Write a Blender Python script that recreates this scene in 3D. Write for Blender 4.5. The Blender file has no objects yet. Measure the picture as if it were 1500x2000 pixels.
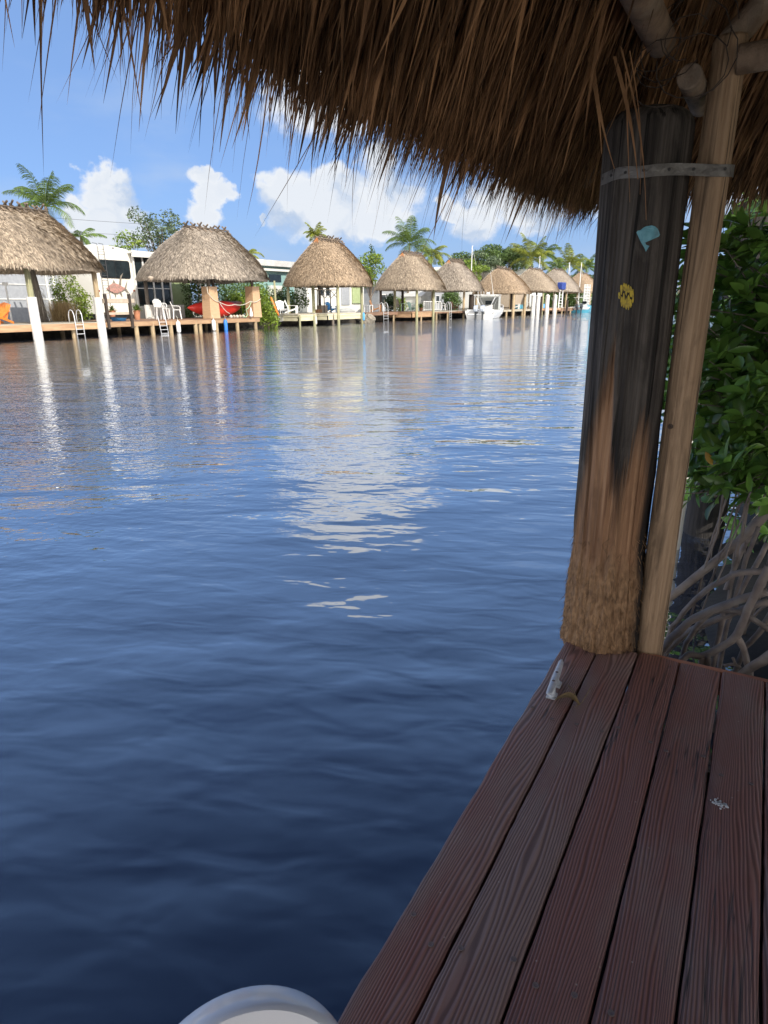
import bpy, bmesh, math, random
import numpy as np
from mathutils import Vector, Matrix, noise as mnoise
R = math.radians
SC = bpy.context.scene
COL = SC.collection
random.seed(7)
RNG = np.random.default_rng(7)

# ---------------------------------------------------------------- camera
F_PX, W_PX, H_PX = 1230.0, 1500.0, 2000.0
PITCH, ROLL, HEAD = math.atan(405 / F_PX), R(.39), R(31.31)
CAM = Vector((0, 0, 1.5))
cam_d = bpy.data.cameras.new('camera')
cam = bpy.data.objects.new('camera', cam_d)
COL.objects.link(cam)
cam_d.sensor_fit = 'HORIZONTAL'
cam_d.sensor_width = 36
cam_d.lens = 36 * F_PX / W_PX
cam_d.clip_start = .03
cam_d.clip_end = 5000
fw = Vector((-math.sin(HEAD) * math.cos(PITCH), math.cos(HEAD) * math.cos(PITCH), -math.sin(PITCH)))
r0 = Vector((math.cos(HEAD), math.sin(HEAD), 0))
u0 = r0.cross(fw)
rt = r0 * math.cos(ROLL) - u0 * math.sin(ROLL)
up = u0 * math.cos(ROLL) + r0 * math.sin(ROLL)
mw = Matrix((rt, up, -fw)).transposed().to_4x4()
mw.translation = CAM
cam.matrix_world = mw
SC.camera = cam
def ray(px, py):
    return rt * ((px - W_PX / 2) / F_PX) + up * ((H_PX / 2 - py) / F_PX) + fw
def at(px, py, X):                      # a point of the far bank, on the plane x = X
    r = ray(px, py)
    return CAM + r * (X / r.x)
def yx(px, X):
    return at(px, 610, X).y

# ---------------------------------------------------------------- world, sun, exposure
SUN_AZ, SUN_EL = R(111), R(38)           # clockwise from +Y
w = bpy.data.worlds.new("World")
SC.world = w
w.use_nodes = True
N, L = w.node_tree.nodes, w.node_tree.links
for n in list(N):
    N.remove(n)
def nd(t, **k):
    n = N.new(t)
    for a, b in k.items():
        setattr(n, a, b)
    return n
def wm(op, a, b=None, c=None):
    n = nd('ShaderNodeMath', operation=op)
    for i, v in enumerate((a, b, c)):
        if v is None: continue
        if isinstance(v, (int, float)): n.inputs[i].default_value = v
        else: L.new(v, n.inputs[i])
    return n.outputs[0]
def wv(op, a, b=None):
    n = nd('ShaderNodeVectorMath', operation=op)
    for i, v in enumerate((a, b)):
        if v is None: continue
        if isinstance(v, tuple): n.inputs[i].default_value = v
        else: L.new(v, n.inputs[i])
    return n
out = nd('ShaderNodeOutputWorld')
bg = nd('ShaderNodeBackground')
bg.inputs['Strength'].default_value = .105
L.new(bg.outputs[0], out.inputs[0])
sky = nd('ShaderNodeTexSky', sky_type='NISHITA', sun_disc=False)
sky.sun_elevation, sky.sun_rotation = SUN_EL, SUN_AZ
sky.air_density, sky.dust_density, sky.ozone_density = 1.0, .3, 2.2
tc = nd('ShaderNodeTexCoord')
sep = nd('ShaderNodeSeparateXYZ')
L.new(tc.outputs['Generated'], sep.inputs[0])
azi = wm('ARCTAN2', sep.outputs[0], sep.outputs[1])
ele = wm('ARCSINE', sep.outputs[2])
cb = nd('ShaderNodeCombineXYZ')
L.new(azi, cb.inputs[0]); L.new(ele, cb.inputs[1])
nz = nd('ShaderNodeTexNoise'); nz.inputs['Scale'].default_value = 24; nz.inputs['Detail'].default_value = 7
nz.inputs['Roughness'].default_value = .55
L.new(cb.outputs[0], nz.inputs['Vector'])
off = wv('MULTIPLY', wv('SUBTRACT', nz.outputs['Color'], (.5, .5, .5)).outputs[0], (.095, .075, 0))
warp = wv('ADD', cb.outputs[0], off.outputs[0]).outputs[0]
# cumulus: where on the photograph each puff stands (centre and radii in its pixels), turned into a sky direction
PUFFS = [(190, 352, 30, 24), (208, 390, 44, 40), (232, 418, 36, 34), (215, 455, 66, 40), (146, 424, 24, 24),
         (396, 350, 24, 16), (424, 374, 24, 20), (408, 396, 26, 22), (398, 425, 34, 26),
         (544, 350, 34, 34), (572, 384, 54, 50), (645, 362, 54, 30), (628, 412, 76, 54), (690, 398, 46, 50),
         (742, 338, 40, 40), (762, 384, 46, 50), (728, 440, 64, 40), (884, 410, 26, 22), (926, 436, 56, 36),
         (1006, 386, 70, 36), (1040, 420, 60, 30),
         (512, 420, 10, 8), (1250, 360, 90, 60), (1500, 330, 130, 80), (1700, 420, 150, 90)]
acc = None
for (x, y, rx, ry) in PUFFS:
    d = ray(x, y).normalized()
    c = (math.atan2(d.x, d.y), math.asin(d.z), 0)
    s = wv('MULTIPLY', wv('SUBTRACT', warp, c).outputs[0], (F_PX / rx / 1.08, F_PX / ry / .98, 0))
    ln = nd('ShaderNodeVectorMath', operation='LENGTH'); L.new(s.outputs[0], ln.inputs[0])
    acc = ln.outputs['Value'] if acc is None else wm('MINIMUM', acc, ln.outputs['Value'])
def ramp(v, a, b, lo=0., hi=1., interp='SMOOTHSTEP'):
    n = nd('ShaderNodeMapRange', interpolation_type=interp)
    L.new(v, n.inputs[0])
    for i, q in enumerate((a, b, lo, hi)): n.inputs[i + 1].default_value = q
    return n.outputs[0]
puff = ramp(acc, 1.17, .62)
# the tall bright cloud standing higher up, hidden by the eave but mirrored in the water
acc2 = None
for (x, y, rx, ry) in [(640, 215, 120, 40), (745, 190, 130, 46), (700, 120, 130, 44), (640, 50, 70, 30), (560, 150, 50, 26)]:
    d = ray(x, y).normalized()
    c = (math.atan2(d.x, d.y), math.asin(d.z), 0)
    s = wv('MULTIPLY', wv('SUBTRACT', warp, c).outputs[0], (F_PX / rx, F_PX / ry, 0))
    ln = nd('ShaderNodeVectorMath', operation='LENGTH'); L.new(s.outputs[0], ln.inputs[0])
    acc2 = ln.outputs['Value'] if acc2 is None else wm('MINIMUM', acc2, ln.outputs['Value'])
puff2 = ramp(acc2, 1.15, .55)
# thin veil low over the horizon and a few scattered small clouds elsewhere
nz2 = nd('ShaderNodeTexNoise'); nz2.inputs['Scale'].default_value = 5; nz2.inputs['Detail'].default_value = 5
mp = nd('ShaderNodeMapping'); mp.inputs['Scale'].default_value = (1, 2.6, 1)
L.new(cb.outputs[0], mp.inputs[0]); L.new(mp.outputs[0], nz2.inputs['Vector'])
veil = wm('MULTIPLY', ramp(nz2.outputs[0], .48, .72), ramp(ele, .42, .08, 0, .55))
low = ramp(ele, .17, .015, 0, .6)
nz3 = nd('ShaderNodeTexNoise'); nz3.inputs['Scale'].default_value = 13; nz3.inputs['Detail'].default_value = 5
L.new(warp, nz3.inputs['Vector'])
shade = wm('MULTIPLY', ramp(nz3.outputs[0], .30, .54), ramp(acc, 1.0, .45, 1.0, .72))
cc = nd('ShaderNodeMix', data_type='RGBA')
cc.inputs[6].default_value = (2.6, 3.25, 4.3, 1)
cc.inputs[7].default_value = (5.0, 5.1, 5.2, 1)
L.new(shade, cc.inputs[0])
def mixc(fac, a, b):
    n = nd('ShaderNodeMix', data_type='RGBA')
    L.new(fac, n.inputs[0])
    for i, v in ((6, a), (7, b)):
        if isinstance(v, tuple): n.inputs[i].default_value = v
        else: L.new(v, n.inputs[i])
    return n.outputs[2]
tint = nd('ShaderNodeMix', data_type='RGBA', blend_type='MULTIPLY'); tint.inputs[0].default_value = 1
L.new(sky.outputs[0], tint.inputs[6]); tint.inputs[7].default_value = (.50, .59, .80, 1)
base = mixc(ramp(ele, 1.15, .35, 0, .62), tint.outputs[2], (1.45, 2.45, 4.4, 1))
base = mixc(low, base, (2.0, 2.8, 4.2, 1))
base = mixc(veil, base, (2.7, 3.4, 4.6, 1))
# unseen bright cloud added behind the camera to lift the shade under the roof
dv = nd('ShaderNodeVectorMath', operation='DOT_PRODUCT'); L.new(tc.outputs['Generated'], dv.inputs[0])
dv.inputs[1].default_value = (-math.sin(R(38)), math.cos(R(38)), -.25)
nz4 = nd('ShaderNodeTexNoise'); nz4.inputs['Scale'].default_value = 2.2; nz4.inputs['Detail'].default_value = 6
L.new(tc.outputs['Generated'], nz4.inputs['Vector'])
rear_fill = wm('MULTIPLY', ramp(dv.outputs['Value'], .12, -.30), ramp(nz4.outputs[0], .36, .56))
base = mixc(rear_fill, base, (11.5, 11.0, 10.6, 1))
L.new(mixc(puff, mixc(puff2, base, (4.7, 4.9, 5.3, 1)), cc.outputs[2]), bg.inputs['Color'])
sd = bpy.data.lights.new('sun', 'SUN'); sd.energy = 3.0; sd.angle = R(.5); sd.color = (1, .93, .82)
so = bpy.data.objects.new('sun', sd); COL.objects.link(so)
sv = Vector((math.sin(SUN_AZ) * math.cos(SUN_EL), math.cos(SUN_AZ) * math.cos(SUN_EL), math.sin(SUN_EL)))
so.rotation_euler = sv.to_track_quat('Z', 'Y').to_euler()
so.location = (20, -5, 30)
SC.view_settings.view_transform = 'Standard'
SC.view_settings.look = 'None'
SC.view_settings.exposure = 0.85
SC.view_settings.gamma = 1

# ---------------------------------------------------------------- helpers
def tag(o, label=None, cat=None, group=None, kind=None):
    if label: o['label'] = label
    if cat: o['category'] = cat
    if group: o['group'] = group
    if kind: o['kind'] = kind
    return o
def thing(name, label, cat, loc=(0, 0, 0), rz=0, group=None):
    o = bpy.data.objects.new(name, None); COL.objects.link(o)
    o.empty_display_size = .1
    o.location = loc; o.rotation_euler = (0, 0, rz)
    return tag(o, label, cat, group)
def copy_tree(o, parent=None):
    c = o.copy(); COL.objects.link(c)
    if parent: c.parent = parent
    for ch in [q for q in bpy.data.objects if q.parent == o]:
        copy_tree(ch, c)
    return c
def dup(o, loc, rz, label):
    c = copy_tree(o); c.location = loc; c.rotation_euler = (0, 0, rz); c['label'] = label
    return c
def perp(d):
    d = Vector(d).normalized()
    a = Vector((0, 0, 1)) if abs(d.z) < .9 else Vector((1, 0, 0))
    u = d.cross(a).normalized()
    return u, d.cross(u).normalized()

class MB:
    def __init__(s): s.v = []; s.f = []; s.r = []; s.n = 0
    def add(s, verts, faces, rnd=None):
        verts = np.asarray(verts, float).reshape(-1, 3)
        if rnd is None: rnd = random.random()
        s.v.append(verts); s.r.append(np.full(len(verts), rnd) if np.isscalar(rnd) else np.asarray(rnd, float))
        b = s.n
        s.f.extend([tuple(i + b for i in f) for f in faces]); s.n += len(verts)
        return s
    def box(s, c, d, rz=0, m=None, rnd=None):
        x, y, z = [q / 2 for q in d]
        p = [Vector((i * x, j * y, k * z)) for k in (-1, 1) for j in (-1, 1) for i in (-1, 1)]
        rot = m if m is not None else Matrix.Rotation(rz, 3, 'Z')
        p = [rot @ q + Vector(c) for q in p]
        return s.add([tuple(q) for q in p], [(0, 2, 3, 1), (4, 5, 7, 6), (0, 1, 5, 4), (2, 6, 7, 3), (0, 4, 6, 2), (1, 3, 7, 5)], rnd)
    def bar(s, a, b, w_, t, rnd=None, upv=(0, 0, 1)):   # a rectangular bar from a to b
        a, b = Vector(a), Vector(b); d = (b - a); ln = d.length; d.normalize()
        u = d.cross(Vector(upv))
        if u.length < 1e-4: u = Vector((1, 0, 0))
        u.normalize(); v = u.cross(d)
        m = Matrix((d, u, v)).transposed()
        return s.box((a + b) / 2, (ln, w_, t), m=m, rnd=rnd)
    def tube(s, pts, rad, n=8, caps=True, rnd=None, sq=1.0):
        pts = [Vector(p) for p in pts]
        if not hasattr(rad, '__len__'): rad = [rad] * len(pts)
        V, Fc = [], []
        u = None
        for i, p in enumerate(pts):
            d = (pts[min(i + 1, len(pts) - 1)] - pts[max(i - 1, 0)])
            if d.length < 1e-9: d = Vector((0, 0, 1))
            d.normalize()
            if u is None: u = perp(d)[0]
            u = (u - d * u.dot(d))
            if u.length < 1e-6: u = perp(d)[0]
            u.normalize(); v = d.cross(u)
            for k in range(n):
                a = 2 * math.pi * k / n
                V.append(tuple(p + u * (math.cos(a) * rad[i]) + v * (math.sin(a) * rad[i] * sq)))
        for i in range(len(pts) - 1):
            for k in range(n):
                k2 = (k + 1) % n
                Fc.append((i * n + k, i * n + k2, (i + 1) * n + k2, (i + 1) * n + k))
        if caps:
            Fc.append(tuple(range(n - 1, -1, -1))); Fc.append(tuple(range((len(pts) - 1) * n, len(pts) * n)))
        return s.add(V, Fc, rnd)
    def cyl(s, a, b, r, r2=None, n=12, rnd=None): return s.tube([a, b], [r, r if r2 is None else r2], n, rnd=rnd)
    def prism(s, poly, ax, t, c=(0, 0, 0), rnd=None):   # polygon extruded by t along an axis; ax: 0,1,2
        def put(a, b, h):
            q = [0, 0, 0]; o = [i for i in range(3) if i != ax]
            q[o[0]], q[o[1]], q[ax] = a, b, h
            return (q[0] + c[0], q[1] + c[1], q[2] + c[2])
        n = len(poly)
        V = [put(a, b, -t / 2) for a, b in poly] + [put(a, b, t / 2) for a, b in poly]
        Fc = [tuple(range(n - 1, -1, -1)), tuple(range(n, 2 * n))] + [(i, (i + 1) % n, (i + 1) % n + n, i + n) for i in range(n)]
        return s.add(V, Fc, rnd)
    def lathe(s, prof, c=(0, 0, 0), n=20, rnd=None):
        V, Fc = [], []
        for r_, z in prof:
            for k in range(n):
                a = 2 * math.pi * k / n
                V.append((c[0] + r_ * math.cos(a), c[1] + r_ * math.sin(a), c[2] + z))
        for i in range(len(prof) - 1):
            for k in range(n):
                k2 = (k + 1) % n
                Fc.append((i * n + k, i * n + k2, (i + 1) * n + k2, (i + 1) * n + k))
        Fc.append(tuple(range(n - 1, -1, -1))); Fc.append(tuple(range((len(prof) - 1) * n, len(prof) * n)))
        return s.add(V, Fc, rnd)
    def quads(s, P, rnd=None):                       # P: (n,4,3)
        P = np.asarray(P, float); n = len(P)
        b = s.n
        s.v.append(P.reshape(-1, 3))
        r_ = RNG.random(n) if rnd is None else np.broadcast_to(rnd, n)
        s.r.append(np.repeat(r_, 4))
        idx = (np.arange(n * 4).reshape(n, 4) + b).tolist()
        s.f.extend(idx); s.n += 4 * n
        return s
    def grid(s, G, rnd, wrap=False):                  # G: (n,m,3), rnd per item (n,) strips of m/2 pairs
        return s
    def build(s, name, mat, parent=None, smooth=False, bevel=0, loc=None, world=False, auto=None, seg=2):
        V = np.concatenate(s.v) if s.v else np.zeros((0, 3))
        org = Vector((0, 0, 0))
        if world and parent is not None:
            o_ = parent
            while o_ is not None: org += o_.location; o_ = o_.parent
        elif loc is not None: org = Vector(loc)
        V = V - np.array(org)
        me = bpy.data.meshes.new(name)
        me.from_pydata(V.tolist(), [], s.f)
        at_ = me.attributes.new('rnd', 'FLOAT', 'POINT')
        at_.data.foreach_set('value', np.concatenate(s.r).astype(np.float32))
        me.materials.append(mat)
        if smooth or auto is not None:
            me.polygons.foreach_set('use_smooth', [True] * len(me.polygons))
        me.update()
        if auto is not None: me.set_sharp_from_angle(angle=R(auto))
        o = bpy.data.objects.new(name, me); COL.objects.link(o)
        if parent is not None: o.parent = parent
        elif loc is not None: o.location = org
        if bevel:
            m = o.modifiers.new('bevel', 'BEVEL'); m.width = bevel; m.segments = seg; m.limit_method = 'ANGLE'; m.angle_limit = R(40)
        return o

# ---------------------------------------------------------------- materials
MATS = {}
def mat(name, c1, c2=None, rough=.6, metal=0, scale=6, stretch=(1, 1, 1), bump=0, bscale=None, rnd=0, trans=0, spec=.5,
        dirt=None, coat=0, detail=5, coords='Object', bdist=.01, sub=0):
    if name in MATS: return MATS[name]
    m = bpy.data.materials.new(name); m.use_nodes = True
    N, L = m.node_tree.nodes, m.node_tree.links
    b = N['Principled BSDF']
    b.inputs['Roughness'].default_value = rough; b.inputs['Metallic'].default_value = metal
    b.inputs['Specular IOR Level'].default_value = spec
    b.inputs['Coat Weight'].default_value = coat
    tc = N.new('ShaderNodeTexCoord'); mp = N.new('ShaderNodeMapping')
    mp.inputs['Scale'].default_value = stretch
    L.new(tc.outputs[coords], mp.inputs[0])
    nz = N.new('ShaderNodeTexNoise'); nz.inputs['Scale'].default_value = scale; nz.inputs['Detail'].default_value = detail
    L.new(mp.outputs[0], nz.inputs['Vector'])
    mr = N.new('ShaderNodeMapRange'); mr.inputs[1].default_value = .35; mr.inputs[2].default_value = .65
    L.new(nz.outputs[0], mr.inputs[0])
    mx = N.new('ShaderNodeMix'); mx.data_type = 'RGBA'
    mx.inputs[6].default_value = (*c1, 1); mx.inputs[7].default_value = (*(c2 or tuple(q * .85 for q in c1)), 1)
    L.new(mr.outputs[0], mx.inputs[0])
    col = mx.outputs[2]
    if rnd:
        a = N.new('ShaderNodeAttribute'); a.attribute_name = 'rnd'
        r2 = N.new('ShaderNodeMapRange'); r2.inputs[3].default_value = 1 - rnd; r2.inputs[4].default_value = 1 + rnd
        L.new(a.outputs['Fac'], r2.inputs[0])
        m2 = N.new('ShaderNodeVectorMath'); m2.operation = 'SCALE'
        L.new(col, m2.inputs[0]); L.new(r2.outputs[0], m2.inputs['Scale'])
        col = m2.outputs[0]
    if dirt:                                # blotches of grime: (colour, scale, amount)
        n3 = N.new('ShaderNodeTexNoise'); n3.inputs['Scale'].default_value = dirt[1]; n3.inputs['Detail'].default_value = 7
        L.new(tc.outputs['Object'], n3.inputs['Vector'])
        r3 = N.new('ShaderNodeMapRange'); r3.inputs[1].default_value = .5; r3.inputs[2].default_value = .72; r3.inputs[4].default_value = dirt[2]
        L.new(n3.outputs[0], r3.inputs[0])
        m3 = N.new('ShaderNodeMix'); m3.data_type = 'RGBA'
        L.new(r3.outputs[0], m3.inputs[0]); L.new(col, m3.inputs[6]); m3.inputs[7].default_value = (*dirt[0], 1)
        col = m3.outputs[2]
    L.new(col, b.inputs['Base Color'])
    if bump:
        nb = N.new('ShaderNodeTexNoise'); nb.inputs['Scale'].default_value = bscale or scale * 3; nb.inputs['Detail'].default_value = 6
        L.new(mp.outputs[0], nb.inputs['Vector'])
        bp = N.new('ShaderNodeBump'); bp.inputs['Strength'].default_value = bump; bp.inputs['Distance'].default_value = bdist
        L.new(nb.outputs[0], bp.inputs['Height']); L.new(bp.outputs[0], b.inputs['Normal'])
    if trans:
        t = N.new('ShaderNodeBsdfTranslucent'); L.new(col, t.inputs[0])
        ms = N.new('ShaderNodeMixShader'); ms.inputs[0].default_value = trans
        o = N['Material Output']
        L.new(b.outputs[0], ms.inputs[1]); L.new(t.outputs[0], ms.inputs[2]); L.new(ms.outputs[0], o.inputs[0])
    MATS[name] = m
    return m

M = {}
M['thatch_far'] = mat('thatch_far', (.47, .385, .285), (.26, .205, .15), .85, scale=9, stretch=(1, 1, .5), bump=.9, bscale=24, rnd=.5, bdist=.04)
M['thatch_grey'] = mat('thatch_grey', (.42, .36, .29), (.24, .20, .16), .85, scale=8, stretch=(1, 1, .5), bump=.9, bscale=22, rnd=.55)
M['thatch_brown'] = mat('thatch_brown', (.46, .35, .24), (.25, .18, .115), .85, scale=10, stretch=(1, 1, .5), bump=.9, bscale=26, rnd=.5)
M['ridge'] = mat('ridge', (.20, .15, .11), (.10, .08, .06), .8, scale=8, rnd=.4)
M['gable'] = mat('gable', (.50, .20, .06), (.40, .15, .05), .7)
M['post_green'] = mat('post_green', (.36, .34, .20), (.24, .24, .14), .8, scale=5, stretch=(4, 4, .5), bump=.4, rnd=.15)
M['post_tan'] = mat('post_tan', (.40, .31, .19), (.26, .19, .11), .8, scale=5, stretch=(4, 4, .5), bump=.4, rnd=.2)
M['post_dark'] = mat('post_dark', (.055, .04, .03), (.03, .022, .018), .8, scale=6, stretch=(4, 4, .5), bump=.4, rnd=.2)
M['post_grey'] = mat('post_grey', (.20, .17, .14), (.11, .09, .07), .8, scale=6, stretch=(4, 4, .5), bump=.4, rnd=.2)
M['vinyl'] = mat('vinyl', (.72, .71, .69), (.62, .61, .58), .35, scale=2, dirt=((.45, .43, .33), 2.2, .5))
M['white'] = mat('white', (.78, .78, .76), (.68, .68, .66), .4, scale=3, dirt=((.5, .48, .42), 3, .25))
M['white_metal'] = mat('white_metal', (.72, .73, .74), (.62, .63, .64), .3, metal=.2)
M['steel'] = mat('steel', (.55, .57, .58), (.45, .46, .47), .3, metal=.8)
M['deck_orange'] = mat('deck_orange', (.45, .29, .165), (.32, .19, .105), .7, scale=3, stretch=(1, .4, 3), bump=.3, rnd=.15)
M['deck_pale'] = mat('deck_pale', (.44, .40, .32), (.33, .30, .23), .8, scale=3, stretch=(1, .4, 3), bump=.3, rnd=.15)
M['deck_cream'] = mat('deck_cream', (.58, .54, .38), (.46, .42, .28), .7, scale=3, stretch=(1, .4, 3), bump=.3, rnd=.1)
M['deck_brown'] = mat('deck_brown', (.27, .16, .10), (.17, .10, .065), .7, scale=3, stretch=(1, .4, 3), bump=.3, rnd=.2)
M['rock'] = mat('rock', (.33, .30, .24), (.17, .15, .12), .9, scale=3, bump=.8, bscale=9, rnd=.3, bdist=.05)
M['rock_dark'] = mat('rock_dark', (.06, .05, .035), (.025, .02, .016), .9, scale=3, bump=.8, bscale=9, rnd=.3, bdist=.05)
M['ground'] = mat('ground', (.34, .31, .25), (.24, .22, .17), .9, scale=.6, bump=.4, bscale=20, dirt=((.10, .14, .05), .25, .8))
M['leaf_bright'] = mat('leaf_bright', (.24, .32, .04), (.14, .22, .03), .45, scale=1.3, rnd=.5, trans=.35)
M['leaf_mid'] = mat('leaf_mid', (.12, .19, .045), (.065, .115, .03), .5, scale=1.0, rnd=.55, trans=.3)
M['leaf_dark'] = mat('leaf_dark', (.05, .09, .028), (.03, .055, .02), .5, scale=1.0, rnd=.5, trans=.25)
M['leaf_grey'] = mat('leaf_grey', (.14, .19, .10), (.09, .13, .06), .5, scale=1.0, rnd=.45, trans=.3)
M['palm_leaf'] = mat('palm_leaf', (.13, .20, .035), (.08, .13, .025), .38, scale=1.2, rnd=.5, trans=.3)
M['palm_yellow'] = mat('palm_yellow', (.27, .29, .035), (.16, .20, .035), .38, scale=1.2, rnd=.5, trans=.3)
M['dry_grass'] = mat('dry_grass', (.45, .33, .16), (.32, .22, .10), .7, rnd=.3)
M['bark'] = mat('bark', (.24, .19, .14), (.13, .10, .08), .85, scale=6, stretch=(3, 3, 1), bump=.6)
M['rv_white'] = mat('rv_white', (.78, .76, .69), (.74, .72, .65), .35, scale=1)
M['rv_grey'] = mat('rv_grey', (.30, .31, .33), (.26, .27, .29), .4)
M['glass_dark'] = mat('glass_dark', (.012, .018, .022), (.02, .03, .035), .08, scale=2)
M['black'] = mat('black', (.015, .015, .016), (.03, .03, .03), .4)
M['house_white'] = mat('house_white', (.74, .74, .70), (.66, .66, .62), .6, scale=1, dirt=((.5, .5, .45), .8, .3))
M['house_green'] = mat('house_green', (.42, .50, .27), (.36, .44, .22), .6)
M['house_teal'] = mat('house_teal', (.26, .42, .40), (.22, .36, .34), .6)
M['house_grey'] = mat('house_grey', (.38, .40, .43), (.32, .34, .37), .6)
M['roof_pale'] = mat('roof_pale', (.60, .60, .58), (.50, .50, .48), .5, scale=2)
M['tan_cover'] = mat('tan_cover', (.52, .34, .20), (.45, .29, .165), .7, scale=4, stretch=(1, 1, 6), bump=.2)
M['kayak_red'] = mat('kayak_red', (.75, .05, .035), (.68, .04, .03), .35, scale=2)
M['kayak_brown'] = mat('kayak_brown', (.34, .12, .07), (.25, .09, .05), .5)
M['orange'] = mat('orange', (.80, .24, .03), (.70, .20, .03), .5)
M['blue'] = mat('blue', (.04, .20, .62), (.03, .16, .52), .4)
M['sky_blue'] = mat('sky_blue', (.10, .38, .75), (.08, .33, .66), .45)
M['navy'] = mat('navy', (.03, .06, .30), (.02, .05, .22), .5)
M['mint'] = mat('mint', (.48, .66, .55), (.42, .6, .5), .5)
M['beige'] = mat('beige', (.46, .38, .29), (.38, .31, .24), .7)
M['wicker'] = mat('wicker', (.42, .22, .10), (.26, .13, .06), .7, scale=20)
M['terracotta'] = mat('terracotta', (.50, .22, .12), (.4, .18, .1), .8)
M['rope'] = mat('rope', (.62, .58, .48), (.5, .46, .38), .9)
M['rope_green'] = mat('rope_green', (.20, .45, .22), (.5, .5, .4), .9, scale=12)
M['fish'] = mat('fish', (.50, .26, .22), (.30, .20, .17), .4, scale=9)
M['fish_fin'] = mat('fish_fin', (.25, .22, .18), (.18, .16, .13), .5)
M['amber'] = mat('amber', (.35, .08, .04), (.3, .06, .03), .3)
M['gel'] = mat('gel', (.80, .80, .78), (.75, .75, .73), .18, scale=2, coat=.4)
M['engine'] = mat('engine', (.55, .60, .66), (.48, .53, .6), .2, metal=.3, coat=.5)
M['engine_dark'] = mat('engine_dark', (.03, .035, .045), (.05, .055, .06), .35)
M['canvas'] = mat('canvas', (.42, .43, .41), (.34, .35, .33), .8)
M['teal_boat'] = mat('teal_boat', (.10, .42, .58), (.09, .38, .52), .25, coat=.3)
M['wire'] = mat('wire', (.05, .05, .055), None, .6)

# ---------------------------------------------------------------- water
def water_material():
    m = bpy.data.materials.new('water'); m.use_nodes = True
    N, L = m.node_tree.nodes, m.node_tree.links
    N.remove(N['Principled BSDF'])
    body = N.new('ShaderNodeBsdfDiffuse'); body.inputs[0].default_value = (.012, .020, .040, 1)
    gl = N.new('ShaderNodeBsdfGlossy'); gl.inputs['Roughness'].default_value = .012; gl.inputs[0].default_value = (.98, .99, 1, 1)
    lw = N.new('ShaderNodeLayerWeight'); lw.inputs['Blend'].default_value = .5
    pw = N.new('ShaderNodeMath'); pw.operation = 'POWER'; pw.inputs[1].default_value = 1.75
    L.new(lw.outputs['Facing'], pw.inputs[0])
    fr = N.new('ShaderNodeMapRange'); fr.inputs[3].default_value = .045; L.new(pw.outputs[0], fr.inputs[0])
    mxs = N.new('ShaderNodeMixShader'); L.new(fr.outputs[0], mxs.inputs[0]); L.new(body.outputs[0], mxs.inputs[1]); L.new(gl.outputs[0], mxs.inputs[2])
    L.new(mxs.outputs[0], N['Material Output'].inputs[0])
    tc = N.new('ShaderNodeTexCoord')
    def noise(scale, st, rot, detail, rough=.5, dist=0.):
        mr_ = N.new('ShaderNodeMapping'); mr_.inputs['Rotation'].default_value = (0, 0, rot)
        L.new(tc.outputs['Object'], mr_.inputs[0])
        mp = N.new('ShaderNodeMapping'); mp.inputs['Scale'].default_value = st; L.new(mr_.outputs[0], mp.inputs[0])
        n = N.new('ShaderNodeTexNoise'); n.inputs['Scale'].default_value = scale; n.inputs['Detail'].default_value = detail
        n.inputs['Roughness'].default_value = rough; n.inputs['Distortion'].default_value = dist
        L.new(mp.outputs[0], n.inputs['Vector'])
        return n.outputs[0]
    def ma(op, a, b_):
        n = N.new('ShaderNodeMath'); n.operation = op
        for i, v in enumerate((a, b_)):
            if isinstance(v, (int, float)): n.inputs[i].default_value = v
            else: L.new(v, n.inputs[i])
        return n.outputs[0]
    rot = -HEAD
    big = noise(1.25, (.62, 1.35, 1), rot, 1.0, .4, .25)
    mid = noise(5.0, (.62, 1.35, 1), rot + .12, 1.8, .45, .3)
    fine = noise(13, (.85, 1.2, 1), rot - .15, 2.0, .5)
    patch = noise(.11, (1, 1, 1), 0, 2.0)
    # the breeze roughens the open canal; the water tucked in beside the dock stays smooth
    sp = N.new('ShaderNodeSeparateXYZ'); L.new(tc.outputs['Object'], sp.inputs[0])
    mr = N.new('ShaderNodeMapRange'); mr.interpolation_type = 'SMOOTHSTEP'
    L.new(sp.outputs[0], mr.inputs[0]); mr.inputs[1].default_value = -2.0; mr.inputs[2].default_value = -8.5
    mr.inputs[3].default_value = .05; mr.inputs[4].default_value = 1
    pr = N.new('ShaderNodeMapRange'); L.new(patch, pr.inputs[0]); pr.inputs[1].default_value = .35; pr.inputs[2].default_value = .65
    pr.inputs[3].default_value = .45; pr.inputs[4].default_value = 1.1
    h = ma('ADD', ma('MULTIPLY', big, .038), ma('MULTIPLY', mid, .0098))
    h = ma('ADD', h, ma('MULTIPLY', ma('MULTIPLY', fine, .0165), ma('MULTIPLY', mr.outputs[0], pr.outputs[0])))
    bp = N.new('ShaderNodeBump'); bp.inputs['Strength'].default_value = 1; bp.inputs['Distance'].default_value = 1
    L.new(h, bp.inputs['Height'])
    for q in (gl, lw): L.new(bp.outputs[0], q.inputs['Normal'])
    return m
wmb = MB()
wmb.add([(-33.6, -120, 0), (2.4, -120, 0), (2.4, 230, 0), (-33.6, 230, 0)], [(0, 1, 2, 3)])
tag(wmb.build('canal_water', water_material()), kind='structure')
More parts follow.
